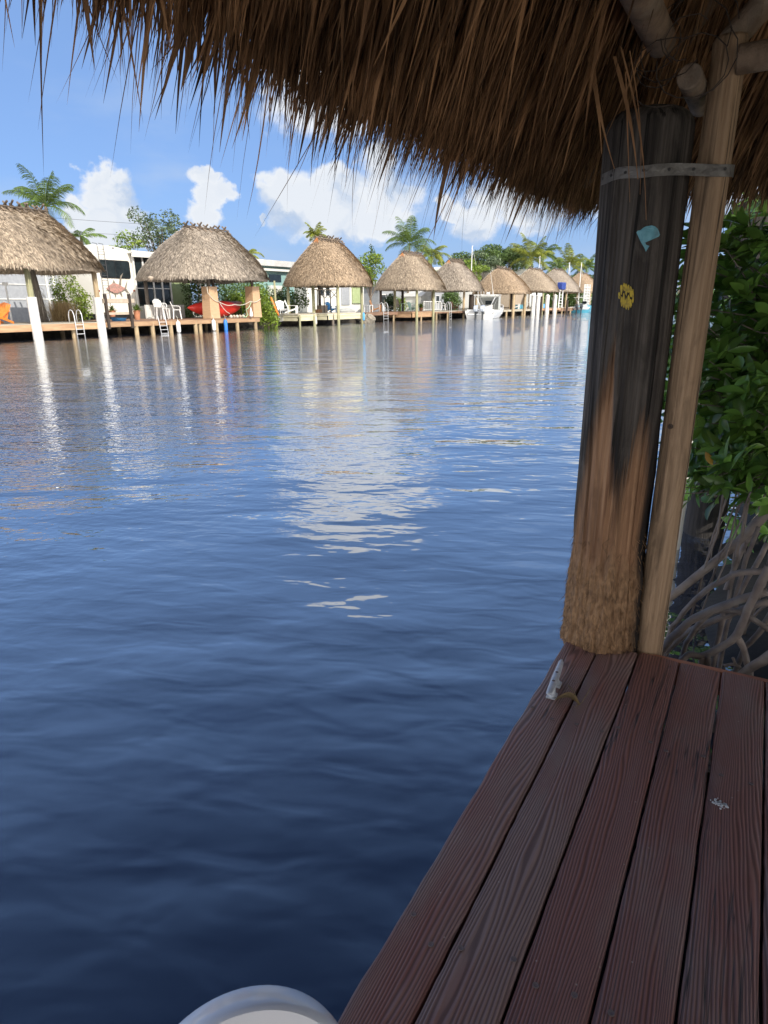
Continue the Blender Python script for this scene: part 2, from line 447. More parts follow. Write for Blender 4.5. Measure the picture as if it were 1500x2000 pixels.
# ground with the canal cut into it
g = MB()
def slab(x0, x1, y0, y1, z): g.add([(x0, y0, z), (x1, y0, z), (x1, y1, z), (x0, y1, z)], [(0, 1, 2, 3)])
slab(-2500, -33.5, -2500, 2500, .62)
slab(2.3, 2500, -2500, 2500, .5)
slab(-33.5, 2.3, 229, 2500, .6)
slab(-33.5, 2.3, -2500, -119, .6)
slab(-33.6, 2.4, -120, 230, -2.2)
tag(g.build('ground', M['ground']), kind='structure')
def rocky_wall(name, x, y0, y1, ztop, m, side, step=.7, label=None):
    b = MB(); n = int((y1 - y0) / step); rows = 6
    V, Fc = [], []
    for i in range(n + 1):
        y = y0 + (y1 - y0) * i / n
        for j in range(rows + 1):
            z = -.9 + (ztop + .9) * j / rows
            o = .28 * mnoise.noise(Vector((y * .9, z * 1.6, 3))) + .14 * mnoise.noise(Vector((y * 3, z * 4, 8)))
            V.append((x + side * (.12 + o + (ztop - z) * .25), y + .1 * mnoise.noise(Vector((y, z * 3, 1))), z))
    V2 = len(V)
    for i in range(n):
        for j in range(rows):
            a = i * (rows + 1) + j
            Fc.append((a, a + rows + 1, a + rows + 2, a + 1) if side < 0 else (a, a + 1, a + rows + 2, a + rows + 1))
    for i in range(n + 1): V.append((x - side * .6, V[i * (rows + 1)][1], ztop - .02))
    for i in range(n):
        a = i * (rows + 1) + rows
        Fc.append((a, a + rows + 1, V2 + i + 1, V2 + i))
    b.add(V, Fc, .5)
    o = b.build(name, m, smooth=False)
    return tag(o, label, 'seawall')
rocky_wall('seawall', -33.5, -30, 230, .66, M['rock_dark'], 1, .6, 'dark rocky seawall behind the docks across the canal')
mb_ = MB(); V, Fc = [], []; nx_, ny_ = 26, 150
for i in range(ny_ + 1):
    y = 2.35 + 48 * (i / ny_) ** 1.6
    for j in range(nx_ + 1):
        x = -.12 - .62 * min(1, max(0, (y - 2.45) / .5)) + 2.9 * j / nx_ + .12 * mnoise.noise(Vector((y * .8, 3, 0)))
        V.append((x, y, -.34 + .86 * (j / nx_) ** .6 + .05 * mnoise.noise(Vector((x * 4, y * 4, 0))) + .02 * mnoise.noise(Vector((x * 17, y * 17, 0)))))
for i in range(ny_):
    for j in range(nx_): a = i * (nx_ + 1) + j; Fc.append((a, a + 1, a + nx_ + 2, a + nx_ + 1))
mb_.add(V, Fc, .5)
tag(mb_.build('mud_bank', mat('mud', (.035, .028, .022), (.018, .015, .012), .7, scale=8, bump=.6), smooth=True), kind='structure')
rocky_wall('seawall', 2.3, 2.6, 120, .54, M['rock_dark'], -1, .6, 'low rocky bank under the mangroves on the near side')
b = MB(); b.box((-15.5, 229.3, -.2), (36, .6, 1.8)); tag(b.build('seawall', M['rock']), 'concrete wall closing the far end of the canal', 'seawall')
#@@FAR
#@@NEAR
# ================================================================ FAR BANK
XF = -30.3                                           # front edge of the docks across the canal
# ---- foliage
def rand_unit(n, rg): 
    v = rg.normal(0, 1, (n, 3)); return v / np.linalg.norm(v, axis=1, keepdims=True)
def leaf_cloud(mb, blobs, dens, size, rg, up_bias=.35, shell=.55):
    for (cx, cy, cz, rx, ry, rz) in blobs:
        n = int(dens * (rx * ry + ry * rz + rx * rz) * 4)
        d = rand_unit(n, rg); r_ = (shell + (1 - shell) * rg.random(n)) ** .8
        r_ *= 1 + .22 * np.array([mnoise.noise(Vector(v) * 3.1 + Vector((cx, cy, cz))) for v in d.tolist()]) + rg.normal(0, .07, n)
        P = np.array([cx, cy, cz]) + d * r_[:, None] * np.array([rx, ry, rz])
        a = rand_unit(n, rg); nn = d * .5 + rand_unit(n, rg) * .8 + np.array([0, 0, up_bias])
        b_ = np.cross(nn, a); b_ /= np.linalg.norm(b_, axis=1, keepdims=True); c_ = np.cross(nn, b_); c_ /= np.linalg.norm(c_, axis=1, keepdims=True)
        s = size * rg.uniform(.6, 1.3, n)[:, None]
        Q = np.stack([P - b_ * s, P + c_ * s * .45, P + b_ * s, P - c_ * s * .45], 1)
        mb.quads(Q, rg.random(n))
def crown_blobs(c, r, n, rg, bs=.42, flat=.8):
    """a crown as an uneven bunch of boughs"""
    out_ = []
    for k in range(n):
        d = rand_unit(1, rg)[0]; q = rg.uniform(.35, .95)
        s = rg.uniform(.7, 1.25) * bs
        out_.append((c[0] + d[0] * r[0] * q, c[1] + d[1] * r[1] * q, c[2] + d[2] * r[2] * q, r[0] * s, r[1] * s, r[2] * s * flat))
    return out_
def tree(lab, base, h, r, m, seed, nb=16, size=.13, dens=26, cat='tree', name='leafy_tree', group=None, trunk=True, cz=None, bs=.36, label_extra=None):
    rg = np.random.default_rng(seed)
    t = thing(name, lab, cat, base, 0, group)
    x, y, z = base
    rz = r[2]
    cc = (x, y, z + (h - rz if cz is None else cz))
    blobs = crown_blobs(cc, r, nb, rg, bs)
    cr = MB(); leaf_cloud(cr, blobs, dens, size, rg)
    cr.build('crown', M[m], t, world=True)
    if trunk:
        tr = MB(); tr.tube([(x, y, z - .1), (x + .05, y, z + h * .25), (x, y + .1, cc[2])], [.05 * h * .5, .04 * h * .45, .02 * h * .4], 8)
        for bl in blobs[:10]:
            tr.tube([(x, y, z + h * .22), ((x + bl[0]) / 2 + .1, (y + bl[1]) / 2, (z + h * .3 + bl[2]) / 2), bl[:3]], [.02 * h * .4, .012 * h * .4, .006 * h * .4], 5, caps=False)
        tr.build('trunk', M['bark'], t, world=True, smooth=True)
    return t
def palm(lab, base, h, fl, nf, seed, m='palm_leaf', lean=(0, 0), group='coconut palms behind the docks', up=.9, spread=(-.3, 1.1), az=None, dens=1., wid=1.):
    rg = random.Random(seed)
    t = thing('palm_tree', lab, 'palm', base, 0, group)
    x, y, z = base
    top = Vector((x + lean[0], y + lean[1], z + h))
    tr = MB(); pts = [Vector((x, y, z - .2)).lerp(top, k / 8) + Vector((lean[0] * -.25 * math.sin(k / 8 * 3.14), lean[1] * -.25 * math.sin(k / 8 * 3.14), 0)) for k in range(9)]
    tr.tube(pts, [.17, .13, .12, .11, .11, .10, .10, .10, .09], 10); tr.build('trunk', M['bark'], t, world=True, smooth=True)
    cr = MB(); Q = []; W = []
    for f in range(nf):
        a = (f * 2.399 + rg.uniform(-.3, .3)) if az is None else az[f % len(az)] + rg.uniform(-.15, .15)
        el = spread[0] + (spread[1] - spread[0]) * ((f + .5) / nf) ** .8 + rg.uniform(-.1, .1)
        d = Vector((math.cos(a) * math.cos(el), math.sin(a) * math.cos(el), math.sin(el)))
        L_ = fl * rg.uniform(.8, 1.1); p = top.copy(); nseg = 16; rach = [p.copy()]
        side = Vector((-math.sin(a), math.cos(a), 0))
        droop = rg.uniform(.06, .13)
        for k in range(nseg):
            d = (d + Vector((0, 0, -droop * (k / nseg) * 1.9))).normalized(); p = p + d * L_ / nseg; rach.append(p.copy())
        cr.tube(rach[::2], [.028 * (1 - k / 10) + .006 for k in range(len(rach[::2]))], 4, caps=False, rnd=.9)
        nl = int(50 * dens)
        for k in range(nl):
            t_ = .14 + .86 * k / nl; i = min(nseg - 1, int(t_ * nseg)); q = rach[i].lerp(rach[i + 1], t_ * nseg - i)
            dd = (rach[i + 1] - rach[i]).normalized()
            ll = fl * .29 * (math.sin(math.pi * (t_ * .86 + .1)) ** .6) * rg.uniform(.8, 1.1)
            for s in (-1, 1):
                ld = (side * s * 1.0 + dd * .75 + Vector((0, 0, -rg.uniform(.2, .75)))).normalized()
                e = q + ld * ll * .55; e2 = e + (ld + Vector((0, 0, -.55))).normalized() * ll * .45
                ww = dd * (.017 * wid)
                Q.append([tuple(q - ww * .6), tuple(q + ww * .6), tuple(e + ww), tuple(e - ww)])
                Q.append([tuple(e - ww), tuple(e + ww), tuple(e2 + ww * .1), tuple(e2 - ww * .1)])
                r_ = rg.random(); W += [r_, r_]
    cr.quads(np.array(Q), np.array(W))
    cr.build('crown', M[m], t, world=True)
    return t

# ---- thatched dock huts (hipped, slightly bellied roofs)
def tiki_hut(lab, y0, y1, x0, x1, ze, zr, ra, rb_, posts, nst, seed, gable=True, sticks=9, group='thatched huts on the docks across the canal', tilt=0.):
    rg = np.random.default_rng(seed); rr = random.Random(seed)
    cx, cy = (x0 + x1) / 2, (y0 + y1) / 2
    t = thing('thatched_hut', lab, 'hut', (cx, cy, .72), 0, group)
    NS, NC = 16, 84
    def prof(s): return s ** .86 if s < 1 else 1
    def surf(u, s):                                   # u 0..1 round the perimeter, s 0 ridge .. 1 eave
        u = u % 1
        per = 2 * ((x0 - x1) + (y1 - y0)); q = u * per
        wx, wy = x0 - x1, y1 - y0
        if q < wx: ex, ey = x1 + q, y0
        elif q < wx + wy: ex, ey = x0, y0 + q - wx
        elif q < 2 * wx + wy: ex, ey = x0 - (q - wx - wy), y1
        else: ex, ey = x1, y1 - (q - 2 * wx - wy)
        k = .90                                       # rounded corners
        dx, dy = (ex - cx) / (wx / 2), (ey - cy) / (wy / 2)
        rad = (abs(dx) ** 4.6 + abs(dy) ** 4.6) ** (1 / 4.6); ex, ey = cx + dx / rad * wx / 2, cy + dy / rad * wy / 2
        rx_, ry_ = cx, min(max(ey, ra), rb_)
        ry_ = ra + (rb_ - ra) * min(1, max(0, (ey - y0) / (y1 - y0)))
        f = s ** .91
        x, y = rx_ + (ex - rx_) * f, ry_ + (ey - ry_) * f
        z = zr - (zr - ze) * (.89 * s ** 1.12 + .11 * s ** 6) - tilt * (y - cy)
        bump = .07 * mnoise.noise(Vector((x * .9 + seed, y * .9, z * .9))) + .035 * mnoise.noise(Vector((x * 3, y * 3, z * 2)))
        return Vector((x, y, z + bump))
    V, Fc = [], []
    for j in range(NS + 1):
        for k in range(NC): V.append(tuple(surf(k / NC, j / NS)))
    for j in range(NS):
        for k in range(NC):
            k2 = (k + 1) % NC; Fc.append((j * NC + k, (j + 1) * NC + k, (j + 1) * NC + k2, j * NC + k2))
    nb = len(V)
    for j in (NS, NS - 4, 4, 0):                      # underside
        for k in range(NC):
            p = surf(k / NC, j / NS); V.append((cx + (p.x - cx) * .985, cy + (p.y - cy) * .985, p.z - (.22 if j else .3)))
    for q in range(3):
        for k in range(NC):
            k2 = (k + 1) % NC; Fc.append((nb + q * NC + k, nb + (q + 1) * NC + k, nb + (q + 1) * NC + k2, nb + q * NC + k2))
    for k in range(NC):
        k2 = (k + 1) % NC; Fc.append((NS * NC + k, nb + k, nb + k2, NS * NC + k2))
    b = MB(); b.add(V, Fc, .35)
    # shaggy tufts lying down the slope, and the fringe
    n = int(nst * 1.5); us = rg.random(n); ss = rg.random(n) ** .62
    ss[: n // 4] = rg.uniform(.93, 1.0, n // 4)
    Q = np.zeros((n, 4, 3)); 
    for i in range(n):
        p = surf(us[i], ss[i]); q = surf(us[i], min(1, ss[i] + .05)) if ss[i] < .95 else p + (p - surf(us[i], ss[i] - .05))
        dn = (q - p).normalized(); out_ = Vector((p.x - cx, p.y - (ra + rb_) / 2, .6)).normalized()
        sd = dn.cross(out_).normalized()
        dn = (dn + sd * rr.gauss(0, .16)).normalized()
        L_ = rr.uniform(.10, .30); w_ = rr.uniform(.008, .028)
        if ss[i] >= .93: dn = (dn + Vector((0, 0, -.9))).normalized(); L_ *= rr.uniform(.6, 1.5); w_ *= .8
        a = p + out_ * rr.uniform(0, .03); e = a + dn * L_ + out_ * rr.uniform(.0, .11)
        Q[i] = [tuple(a - sd * w_), tuple(a + sd * w_), tuple(e + sd * w_ * .45), tuple(e - sd * w_ * .45)]
    b.quads(Q, np.clip(rg.normal(.5, .3, n), 0, 1))
    b.build('thatch_roof', M[('thatch_brown', 'thatch_far', 'thatch_grey')[seed % 3]], t, world=True)
    # ridge: a pole each side and crossed sticks along it
    b = MB(); zt = zr - tilt * 0
    for s in (-1, 1): b.tube([(cx + s * .20, ra - .15, zr + .02 - tilt * (ra - cy)), (cx + s * .20, rb_ + .2, zr + .02 - tilt * (rb_ - cy))], .045, 6)
    b.build('ridge_pole', M['ridge'], t, world=True)
    for k in range(sticks):
        y = ra + (rb_ - ra) * k / max(1, sticks - 1); zz = zr - tilt * (y - cy)
        for s in (-1, 1):
            b = MB(); b.tube([(cx + s * .46, y + s * .05 + rr.uniform(-.07, .07), zz - .22), (cx - s * .26, y + s * .05 + rr.uniform(-.07, .07), zz + .26 + rr.uniform(-.08, .08))], .05, 6)
            b.build('ridge_stick', M['ridge'], t, world=True)
    if gable:
        b = MB(); zz = zr - tilt * (ra - cy)
        b.add([(cx - .34, ra - .34, zz - .42), (cx + .34, ra - .34, zz - .42), (cx, ra - .16, zz + .05), (cx - .3, ra, zz - .42), (cx + .3, ra, zz - .42), (cx, ra, zz)],
              [(0, 1, 2), (3, 5, 4), (0, 2, 5, 3), (1, 4, 5, 2), (0, 3, 4, 1)])
        b.build('gable_board', M['gable'], t, world=True)
    for p in posts:
        x, y, r_, m = p[:4]
        tx = p[4] if len(p) > 4 else 0
        b = MB(); b.tube([(x, y, -1.8), (x + tx * .3, y, .8), (x + tx, y, ze + .35)], [r_ * 1.05, r_, r_ * .92], 12)
        po = b.build('post', M[m], t, world=True, smooth=True)
        if len(p) > 5:
            b = MB(); b.tube([(x, y, -1.8), (x + tx * .1, y + .0, p[5] - .02), (x + tx * .1, y, p[5])], [r_ + .085, r_ + .08, r_ + .05], 20); b.build('piling_sleeve', M['vinyl'], po, world=True, auto=50)
    b = MB()                                          # eave plates and a few rafters, seen in the shade under the thatch
    i_ = .75
    for (a, c) in (((x0 - i_, y0 + i_), (x0 - i_, y1 - i_)), ((x1 + i_, y0 + i_), (x1 + i_, y1 - i_)), ((x0 - i_, y0 + i_), (x1 + i_, y0 + i_)), ((x0 - i_, y1 - i_), (x1 + i_, y1 - i_))):
        b.tube([(a[0], a[1], ze + .12), (c[0], c[1], ze + .12)], .06, 6)
    b.build('eave_frame', M['post_dark'], t, world=True)
    return t
def dock_deck(lab, y0, y1, x0, x1, z, top, fas, piles, fh=.22, name='wooden_dock', fside=True, low=None, pm='post_tan', group='wooden docks across the canal'):
    t = thing(name, lab, 'dock', ((x0 + x1) / 2, (y0 + y1) / 2, z), 0, group)
    b = MB(); n = max(2, int((x0 - x1) / .15)); rr = random.Random(int(y0 * 10))
    for k in range(n):
        xa = x1 + (x0 - x1) * k / n; xb = x1 + (x0 - x1) * (k + 1) / n
        b.box(((xa + xb) / 2, (y0 + y1) / 2 + rr.uniform(-.01, .01), z - .02), (xb - xa - .008, y1 - y0 + .06, .04), rnd=rr.random())
    b.build('deck_boards', M[top], t, world=True)
    b = MB()
    b.box((x0 - .03, (y0 + y1) / 2, z - .04 - fh / 2), (.05, y1 - y0, fh))
    b.box(((x0 + x1) / 2, y0 + .03, z - .045 - fh / 2), (x0 - x1 - .08, .05, fh))
    b.build('fascia', M[fas], t, world=True)
    b = MB()
    for x in np.arange(x1 + .5, x0 - .3, .9): b.box((x, (y0 + y1) / 2, z - .14), (.06, y1 - y0 - .1, .18))
    b.build('joists', M['post_dark'], t, world=True)
    if low: 
        b = MB(); b.box((x0 - .06, (y0 + y1) / 2, z - .05 - fh - low / 2), (.05, y1 - y0 - .3, low)); b.box(((x0 + x1) / 2, y0 + .07, z - .052 - fh - low / 2), (x0 - x1 - .3, .05, low)); b.build('lower_board', M[low and fas], t, world=True)
    for (x, y, r_) in piles:
        b = MB(); b.tube([(x, y, -2.0), (x, y, z - .06)], [r_ * 1.05, r_], 12); b.build('piling', M[pm], t, world=True, auto=40)
    return t
# ---- furniture on the docks
def ladder(lab, p, rz, h_up=.5, h_dn=.6, m='white_metal', hoop=True, w=.42, nm='dock_ladder', grp='ladders on the docks'):
    t = thing(nm, lab, 'ladder', p, rz, grp)
    for s in (-1, 1):
        b = MB()
        if hoop: pts = [(s * w / 2, -.42, 0), (s * w / 2, -.42, h_up * .62), (s * w / 2, -.34, h_up * .9), (s * w / 2, -.2, h_up), (s * w / 2, -.06, h_up * .9), (s * w / 2, .02, h_up * .6), (s * w / 2, .04, 0), (s * w / 2, .05, -h_dn)]
        else: pts = [(s * w / 2, -.02, h_up), (s * w / 2, .05, 0), (s * w / 2, .16, -h_dn)]
        b.tube(pts, .022, 8); b.build('rail', M[m], t, smooth=True)
    for k in range(4):
        z = -.1 - k * h_dn / 3.6; b = MB(); b.box((0, .05 + (0 if hoop else .11 * (-z) / h_dn), z), (w, .07, .025)); b.build('step', M[m], t)
    return t
def plastic_chair(lab, p, rz, m='white', hs=.0, grp='chairs on the docks', nm='dock_chair'):
    t = thing(nm, lab, 'chair', p, rz, grp); z = .44 + hs
    b = MB(); b.box((0, 0, z), (.46, .44, .035)); b.build('seat', M[m], t, bevel=.01)
    b = MB()
    for k in range(7):
        x = -.2 + k * .0667; b.bar((x, -.2, z + .03), (x * 1.1, -.32, z + .44 - .10 * abs(x) * 4 * .6), .045, .015, upv=(0, 1, 0))
    b.tube([(-.23, -.2, z + .1), (-.24, -.29, z + .33), (-.12, -.33, z + .46), (.12, -.33, z + .46), (.24, -.29, z + .33), (.23, -.2, z + .1)], .02, 6)
    b.build('backrest', M[m], t)
    for s in (-1, 1):
        b = MB(); b.tube([(s * .25, -.26, z + .24), (s * .26, .12, z + .22), (s * .25, .2, z + .16), (s * .24, .22, z)], .02, 6); b.build('armrest', M[m], t)
        for q in (-1, 1):
            b = MB(); b.bar((s * .2, q * .18, z - .01), (s * .25, q * .24, 0), .045, .03, upv=(1, 0, 0)); b.build('leg', M[m], t)
    return t
def adirondack(lab, p, rz, m, sc=1., grp='adirondack chairs on the docks'):
    t = thing('adirondack_chair', lab, 'chair', p, rz, grp)
    b = MB()
    for k in range(7): b.bar((-.26 * sc, (.25 - k * .085) * sc, (.36 - k * .022) * sc), (.26 * sc, (.25 - k * .085) * sc, (.36 - k * .022) * sc), .07 * sc, .02)
    b.build('seat', M[m], t)
    b = MB()
    for k in range(7):
        x = -.24 + k * .08; hh = .98 - .5 * abs(x) ** 1.5 * 1.6
        b.bar((x * .85 * sc, -.26 * sc, .22 * sc), (x * 1.2 * sc, -.56 * sc, hh * sc), .075 * sc, .02, upv=(0, 1, 0))
    b.build('backrest', M[m], t)
    for s in (-1, 1):
        b = MB(); b.box((s * .33 * sc, -.02 * sc, .57 * sc), (.13 * sc, .72 * sc, .025)); b.build('armrest', M[m], t)
        b = MB(); b.bar((s * .3 * sc, .3 * sc, .57 * sc), (s * .3 * sc, .3 * sc, 0), .1 * sc, .03, upv=(1, 0, 0)); b.build('leg', M[m], t)
        b = MB(); b.bar((s * .29 * sc, .28 * sc, .34 * sc), (s * .29 * sc, -.6 * sc, .05), .1 * sc, .03, upv=(1, 0, 0)); b.build('leg', M[m], t)
    return t
def fender(lab, p, m, h=.6, r_=.12, grp='boat fenders hanging from the docks'):
    t = thing('boat_fender', lab, 'fender', p, 0, grp)
    b = MB(); b.lathe([(.03, -h), (r_ * .8, -h + .03), (r_, -h + .1), (r_, -.1), (r_ * .8, -.03), (.035, 0), (.03, .05)], n=16); b.build('body', M[m], t, smooth=True)
    b = MB(); b.tube([(0, 0, .04), (-.02, 0, .2), (-.1, 0, .3)], .012, 5); b.build('rope', M['rope'], t)
    return t
def planter(lab, p, m='terracotta', leaf='palm_leaf', h=.35, fl=.6, seed=1, grp='potted plants on the docks', nm='potted_plant'):
    t = thing(nm, lab, 'plant', p, 0, grp)
    b = MB(); b.lathe([(.14, 0), (.2, h), (.22, h), (.22, h + .03), (.17, h + .03), (.16, h - .04)], n=14); b.build('pot', M[m], t, auto=40)
    rg = random.Random(seed); Q = []
    for k in range(70):
        a = rg.uniform(0, 6.28); el = rg.uniform(.1, 1.3); d = Vector((math.cos(a) * math.cos(el), math.sin(a) * math.cos(el), math.sin(el)))
        p0 = Vector((0, 0, h)); L_ = fl * rg.uniform(.6, 1); p1 = p0 + d * L_ * .6; p2 = p1 + (d + Vector((0, 0, -.7))).normalized() * L_ * .4
        s = Vector((-math.sin(a), math.cos(a), 0)) * .025
        Q.append([tuple(p0 - s), tuple(p0 + s), tuple(p1 + s), tuple(p1 - s)]); Q.append([tuple(p1 - s), tuple(p1 + s), tuple(p2 + s * .1), tuple(p2 - s * .1)])
    b = MB(); b.quads(np.array(Q)); b.build('leaves', M[leaf], t)
    return t
def table(lab, p, rz, sz, m, h=.72, nm='table', cross=False, grp=None):
    t = thing(nm, lab, 'table', p, rz, grp)
    b = MB(); b.box((0, 0, h), (sz[0], sz[1], .04)); b.build('table_top', M[m], t, bevel=.005)
    for i in (-1, 1):
        for j in (-1, 1):
            b = MB(); b.box((i * (sz[0] / 2 - .05), j * (sz[1] / 2 - .05), h / 2), (.06, .06, h - .04)); b.build('leg', M[m], t)
    if cross:
        for i in (-1, 1):
            b = MB(); b.bar((-sz[0] / 2 + .05, i * (sz[1] / 2 - .05), .1), (sz[0] / 2 - .05, i * (sz[1] / 2 - .05), h - .05), .05, .03); b.bar((sz[0] / 2 - .05, i * (sz[1] / 2 - .09), .1), (-sz[0] / 2 + .05, i * (sz[1] / 2 - .09), h - .05), .05, .03); b.build('brace', M[m], t)
    return t
def bx(lab, name, cat, c, d, m, rz=0, bevel=.01, group=None):
    b = MB(); b.box(c, d, rz); o = b.build(name, M[m], loc=(c[0], c[1], c[2] - d[2] / 2), bevel=bevel); return tag(o, lab, cat, group)

# ================= lot 1: hut at the left edge
P1 = lambda px, py, X: at(px, py, X)
yA, yB = yx(65, XF), yx(193, XF)                      # its two white sleeved pilings
tiki_hut('leftmost thatched hut standing on two white sleeved pilings', 16.1, 22.3, -29.6, -35.0, 3.36, 6.0, 16.6, 20.6,
         [(XF + .05, yA, .14, 'post_green', 0, 1.95), (XF + .05, yB, .13, 'post_tan', 0, 1.95), (-34.2, 17.0, .14, 'post_grey')], 13000, 1, gable=False, sticks=12)
dock_deck('pale plank dock with bright orange fascia under the leftmost hut', 9.0, yB + .1, XF, -35.2, .74, 'deck_pale', 'deck_orange', [(XF - .25, 12.5, .11), (XF - .3, 20.2, .11), (-32.5, 20.8, .11)], .30)
q = at(82, 590, -33.4)
b = MB(); b.tube([(q.x, q.y, .7), (q.x, q.y - .15, 2.1), (q.x, q.y - .28, 3.4)], [.2, .17, .15], 12)
pp = thing('leaning_post', 'leaning grey post overgrown with dried air plants under the leftmost hut', 'post', (q.x, q.y, .74)); b.build('pole', M['post_grey'], pp, world=True, smooth=True)
b = MB()
for k in range(90):
    z = random.uniform(.85, 2.5); a = random.uniform(0, 6.28); r_ = .2
    s_ = Vector((q.x + math.cos(a) * r_, q.y - .1 * (z - .7) + math.sin(a) * r_, z)); b.tube([s_, s_ + Vector((math.cos(a) * .12, math.sin(a) * .12, -.1)), s_ + Vector((math.cos(a) * .14, math.sin(a) * .14, -.45 * random.random() - .1))], [.008, .007, .003], 3, caps=False)
b.build('air_roots', mat('air_roots', (.42, .40, .34), (.3, .28, .22), .8, rnd=.4), pp, world=True)
la = at(152, 628, XF)
ladder('white hooped ladder between orange-edged dock and grasses', (XF + .05, la.y, .74), -math.pi / 2, .62, .8)
adirondack('bright orange adirondack chair at the photo\'s left edge', (at(3, 620, -31.5).x, at(-4, 620, -31.5).y, .74), math.radians(200), 'orange')
# grey trailer wall, pipe
hw_ = thing('grey_trailer', 'pale grey trailer wall behind the leftmost hut', 'trailer', (-39.5, 18.0, .62))
ya_, yb_ = 12.0, at(122, 600, -38).y
b = MB(); b.box((-39.6, (ya_ + yb_) / 2, 2.25), (3.2, yb_ - ya_, 3.2)); b.build('wall', M['house_grey'], hw_, world=True, bevel=.04)
b = MB(); b.box((-37.975, (ya_ + yb_) / 2, 1.95), (.03, yb_ - ya_ - .1, .07)); b.box((-37.975, (ya_ + yb_) / 2, 2.75), (.03, yb_ - ya_ - .1, .05)); b.build('trim', M['white'], hw_, world=True)
b = MB()
for k in range(2):
    yy = yb_ - .35 - k * .45; b.box((-37.95, yy, 2.6), (.05, .10, 2.6))
b.build('corner_trim', M['house_white'], hw_, world=True)
pq = at(22, 620, -34)
b = MB(); b.cyl((pq.x, pq.y, .6), (pq.x, pq.y, 2.55), .045); b.box((pq.x, pq.y, 2.62), (.2, .2, .16)); tag(b.build('utility_pedestal', M['white'], loc=(pq.x, pq.y, .62)), 'thin white utility pipe before the grey trailer wall', 'pedestal')
def bush(lab, px, py, X, r, m, seed, z0=.6, nb=9, size=.10, dens=34, name='bush', cat='bush', bs=.5, group=None):
    q = at(px, 620, X); rg = np.random.default_rng(seed)
    t = thing(name, lab, cat, (q.x, q.y, z0), 0, group)
    b = MB(); leaf_cloud(b, crown_blobs((q.x, q.y, z0 + r[2] * .95), r, nb, rg, bs) + [(q.x, q.y, z0 + r[2] * .8, r[0] * .7, r[1] * .7, r[2] * .8)], dens, size, rg); b.build('leaves', M[m], t, world=True)
    b = MB()
    for k in range(5): b.tube([(q.x, q.y, z0 - .2), (q.x + rg.normal(0, .3) * r[0], q.y + rg.normal(0, .3) * r[1], z0 + r[2] * 1.2)], [.03, .012], 5)
    b.build('stems', M['bark'], t, world=True)
    return t
bush('yellow-green climbing shrub left of the grasses under the hut', 122, 0, -34.9, (.45, .55, 1.35), 'leaf_bright', 41, nb=14, size=.08, dens=60)
bush('tall yellow-green shrub behind the white hooped ladder', 160, 0, -34.7, (.45, .72, 1.3), 'leaf_bright', 42, nb=14, size=.08, dens=60)
gq = at(122, 620, -34.6)
b = MB(); Q = []
for k in range(1500):
    a = random.uniform(0, 6.28); p0 = Vector((gq.x + .5 + random.gauss(0, .2), gq.y - .3 + random.gauss(0, .3), .62)); e = p0 + Vector((math.cos(a) * .35, math.sin(a) * .45, random.uniform(.6, 1.25))); w_ = Vector((-math.sin(a), math.cos(a), 0)) * .012
    Q.append([tuple(p0 - w_), tuple(p0 + w_), tuple(e + w_ * .2), tuple(e - w_ * .2)])
b.quads(np.array(Q)); tag(b.build('ornamental_grass', M['dry_grass'], loc=(gq.x, gq.y, .62)), 'clump of straw coloured ornamental grass beside the white ladder', 'grass plant')

# ================= RV (its rear faces the canal)
RX = -36.3
ra_, rb2 = at(178, 540, RX), at(264, 540, RX)
rv = thing('travel_trailer', 'cream fifth wheel travel trailer with dark rear window and roof ladder', 'trailer', (RX - 4, (ra_.y + rb2.y) / 2, .62))
zt = at(215, 480, RX).z; y0r, y1r = ra_.y + .1, rb2.y
zb_ = 1.05
prof_ = [(y0r, zb_), (y1r, zb_), (y1r, zt - .28), (y1r - .5, zt - .12), ((y0r + y1r) / 2, zt), (y0r + .12, zt - .02), (y0r, zt - .14)]
b = MB(); b.prism(prof_, 0, 8.5, (RX - 4.25, 0, 0)); b.build('body', M['rv_white'], rv, world=True, bevel=.05, seg=3)
b = MB(); b.box((RX - 4.25, (y0r + y1r) / 2, .92), (8.2, y1r - y0r - .2, .25)); b.build('chassis', M['black'], rv, world=True)
for x in (-4.6, -5.6):
    for s in (y0r + .15, y1r - .15):
        b = MB(); b.cyl((RX + x, s - .12, .98), (RX + x, s + .12, .98), .36, n=20); b.build('wheel', M['black'], rv, world=True, auto=40)
wa_, wb_ = at(193, 508, RX), at(254, 543, RX)
def rrect(y0, y1, z0, z1, r_):
    o = []
    for cx_, cz_, a0 in ((y1 - r_, z1 - r_, 0), (y0 + r_, z1 - r_, 90), (y0 + r_, z0 + r_, 180), (y1 - r_, z0 + r_, 270)):
        for k in range(5): a = R(a0 + k * 22.5); o.append((cx_ + r_ * math.cos(a), cz_ + r_ * math.sin(a)))
    return o
b = MB(); b.prism(rrect(wa_.y - .05, wb_.y + .05, wb_.z - .05, wa_.z + .05, .14), 0, .05, (RX + .015, 0, 0)); wf = b.build('rear_window', M['black'], rv, world=True)
ym_ = (wa_.y + wb_.y) / 2
for (a, c) in ((wa_.y, ym_ - .02), (ym_ + .02, wb_.y)):
    b = MB(); b.prism(rrect(a, c, wb_.z, wa_.z, .09), 0, .02, (RX + .045, 0, 0)); b.build('pane', M['glass_dark'], wf, world=True)
for px, nm in ((192, 0), (262, 1)):
    q = at(px if px > 200 else 193, 568, RX); b = MB(); b.lathe([(.09, 0), (.085, .02), (.05, .03)], n=14); o = b.build('tail_light', M['amber'], rv)
    o.location = Vector((RX + .01, q.y, q.z)) - rv.location; o.rotation_euler = (0, R(90), 0); o.scale = (.6, 1, 1)
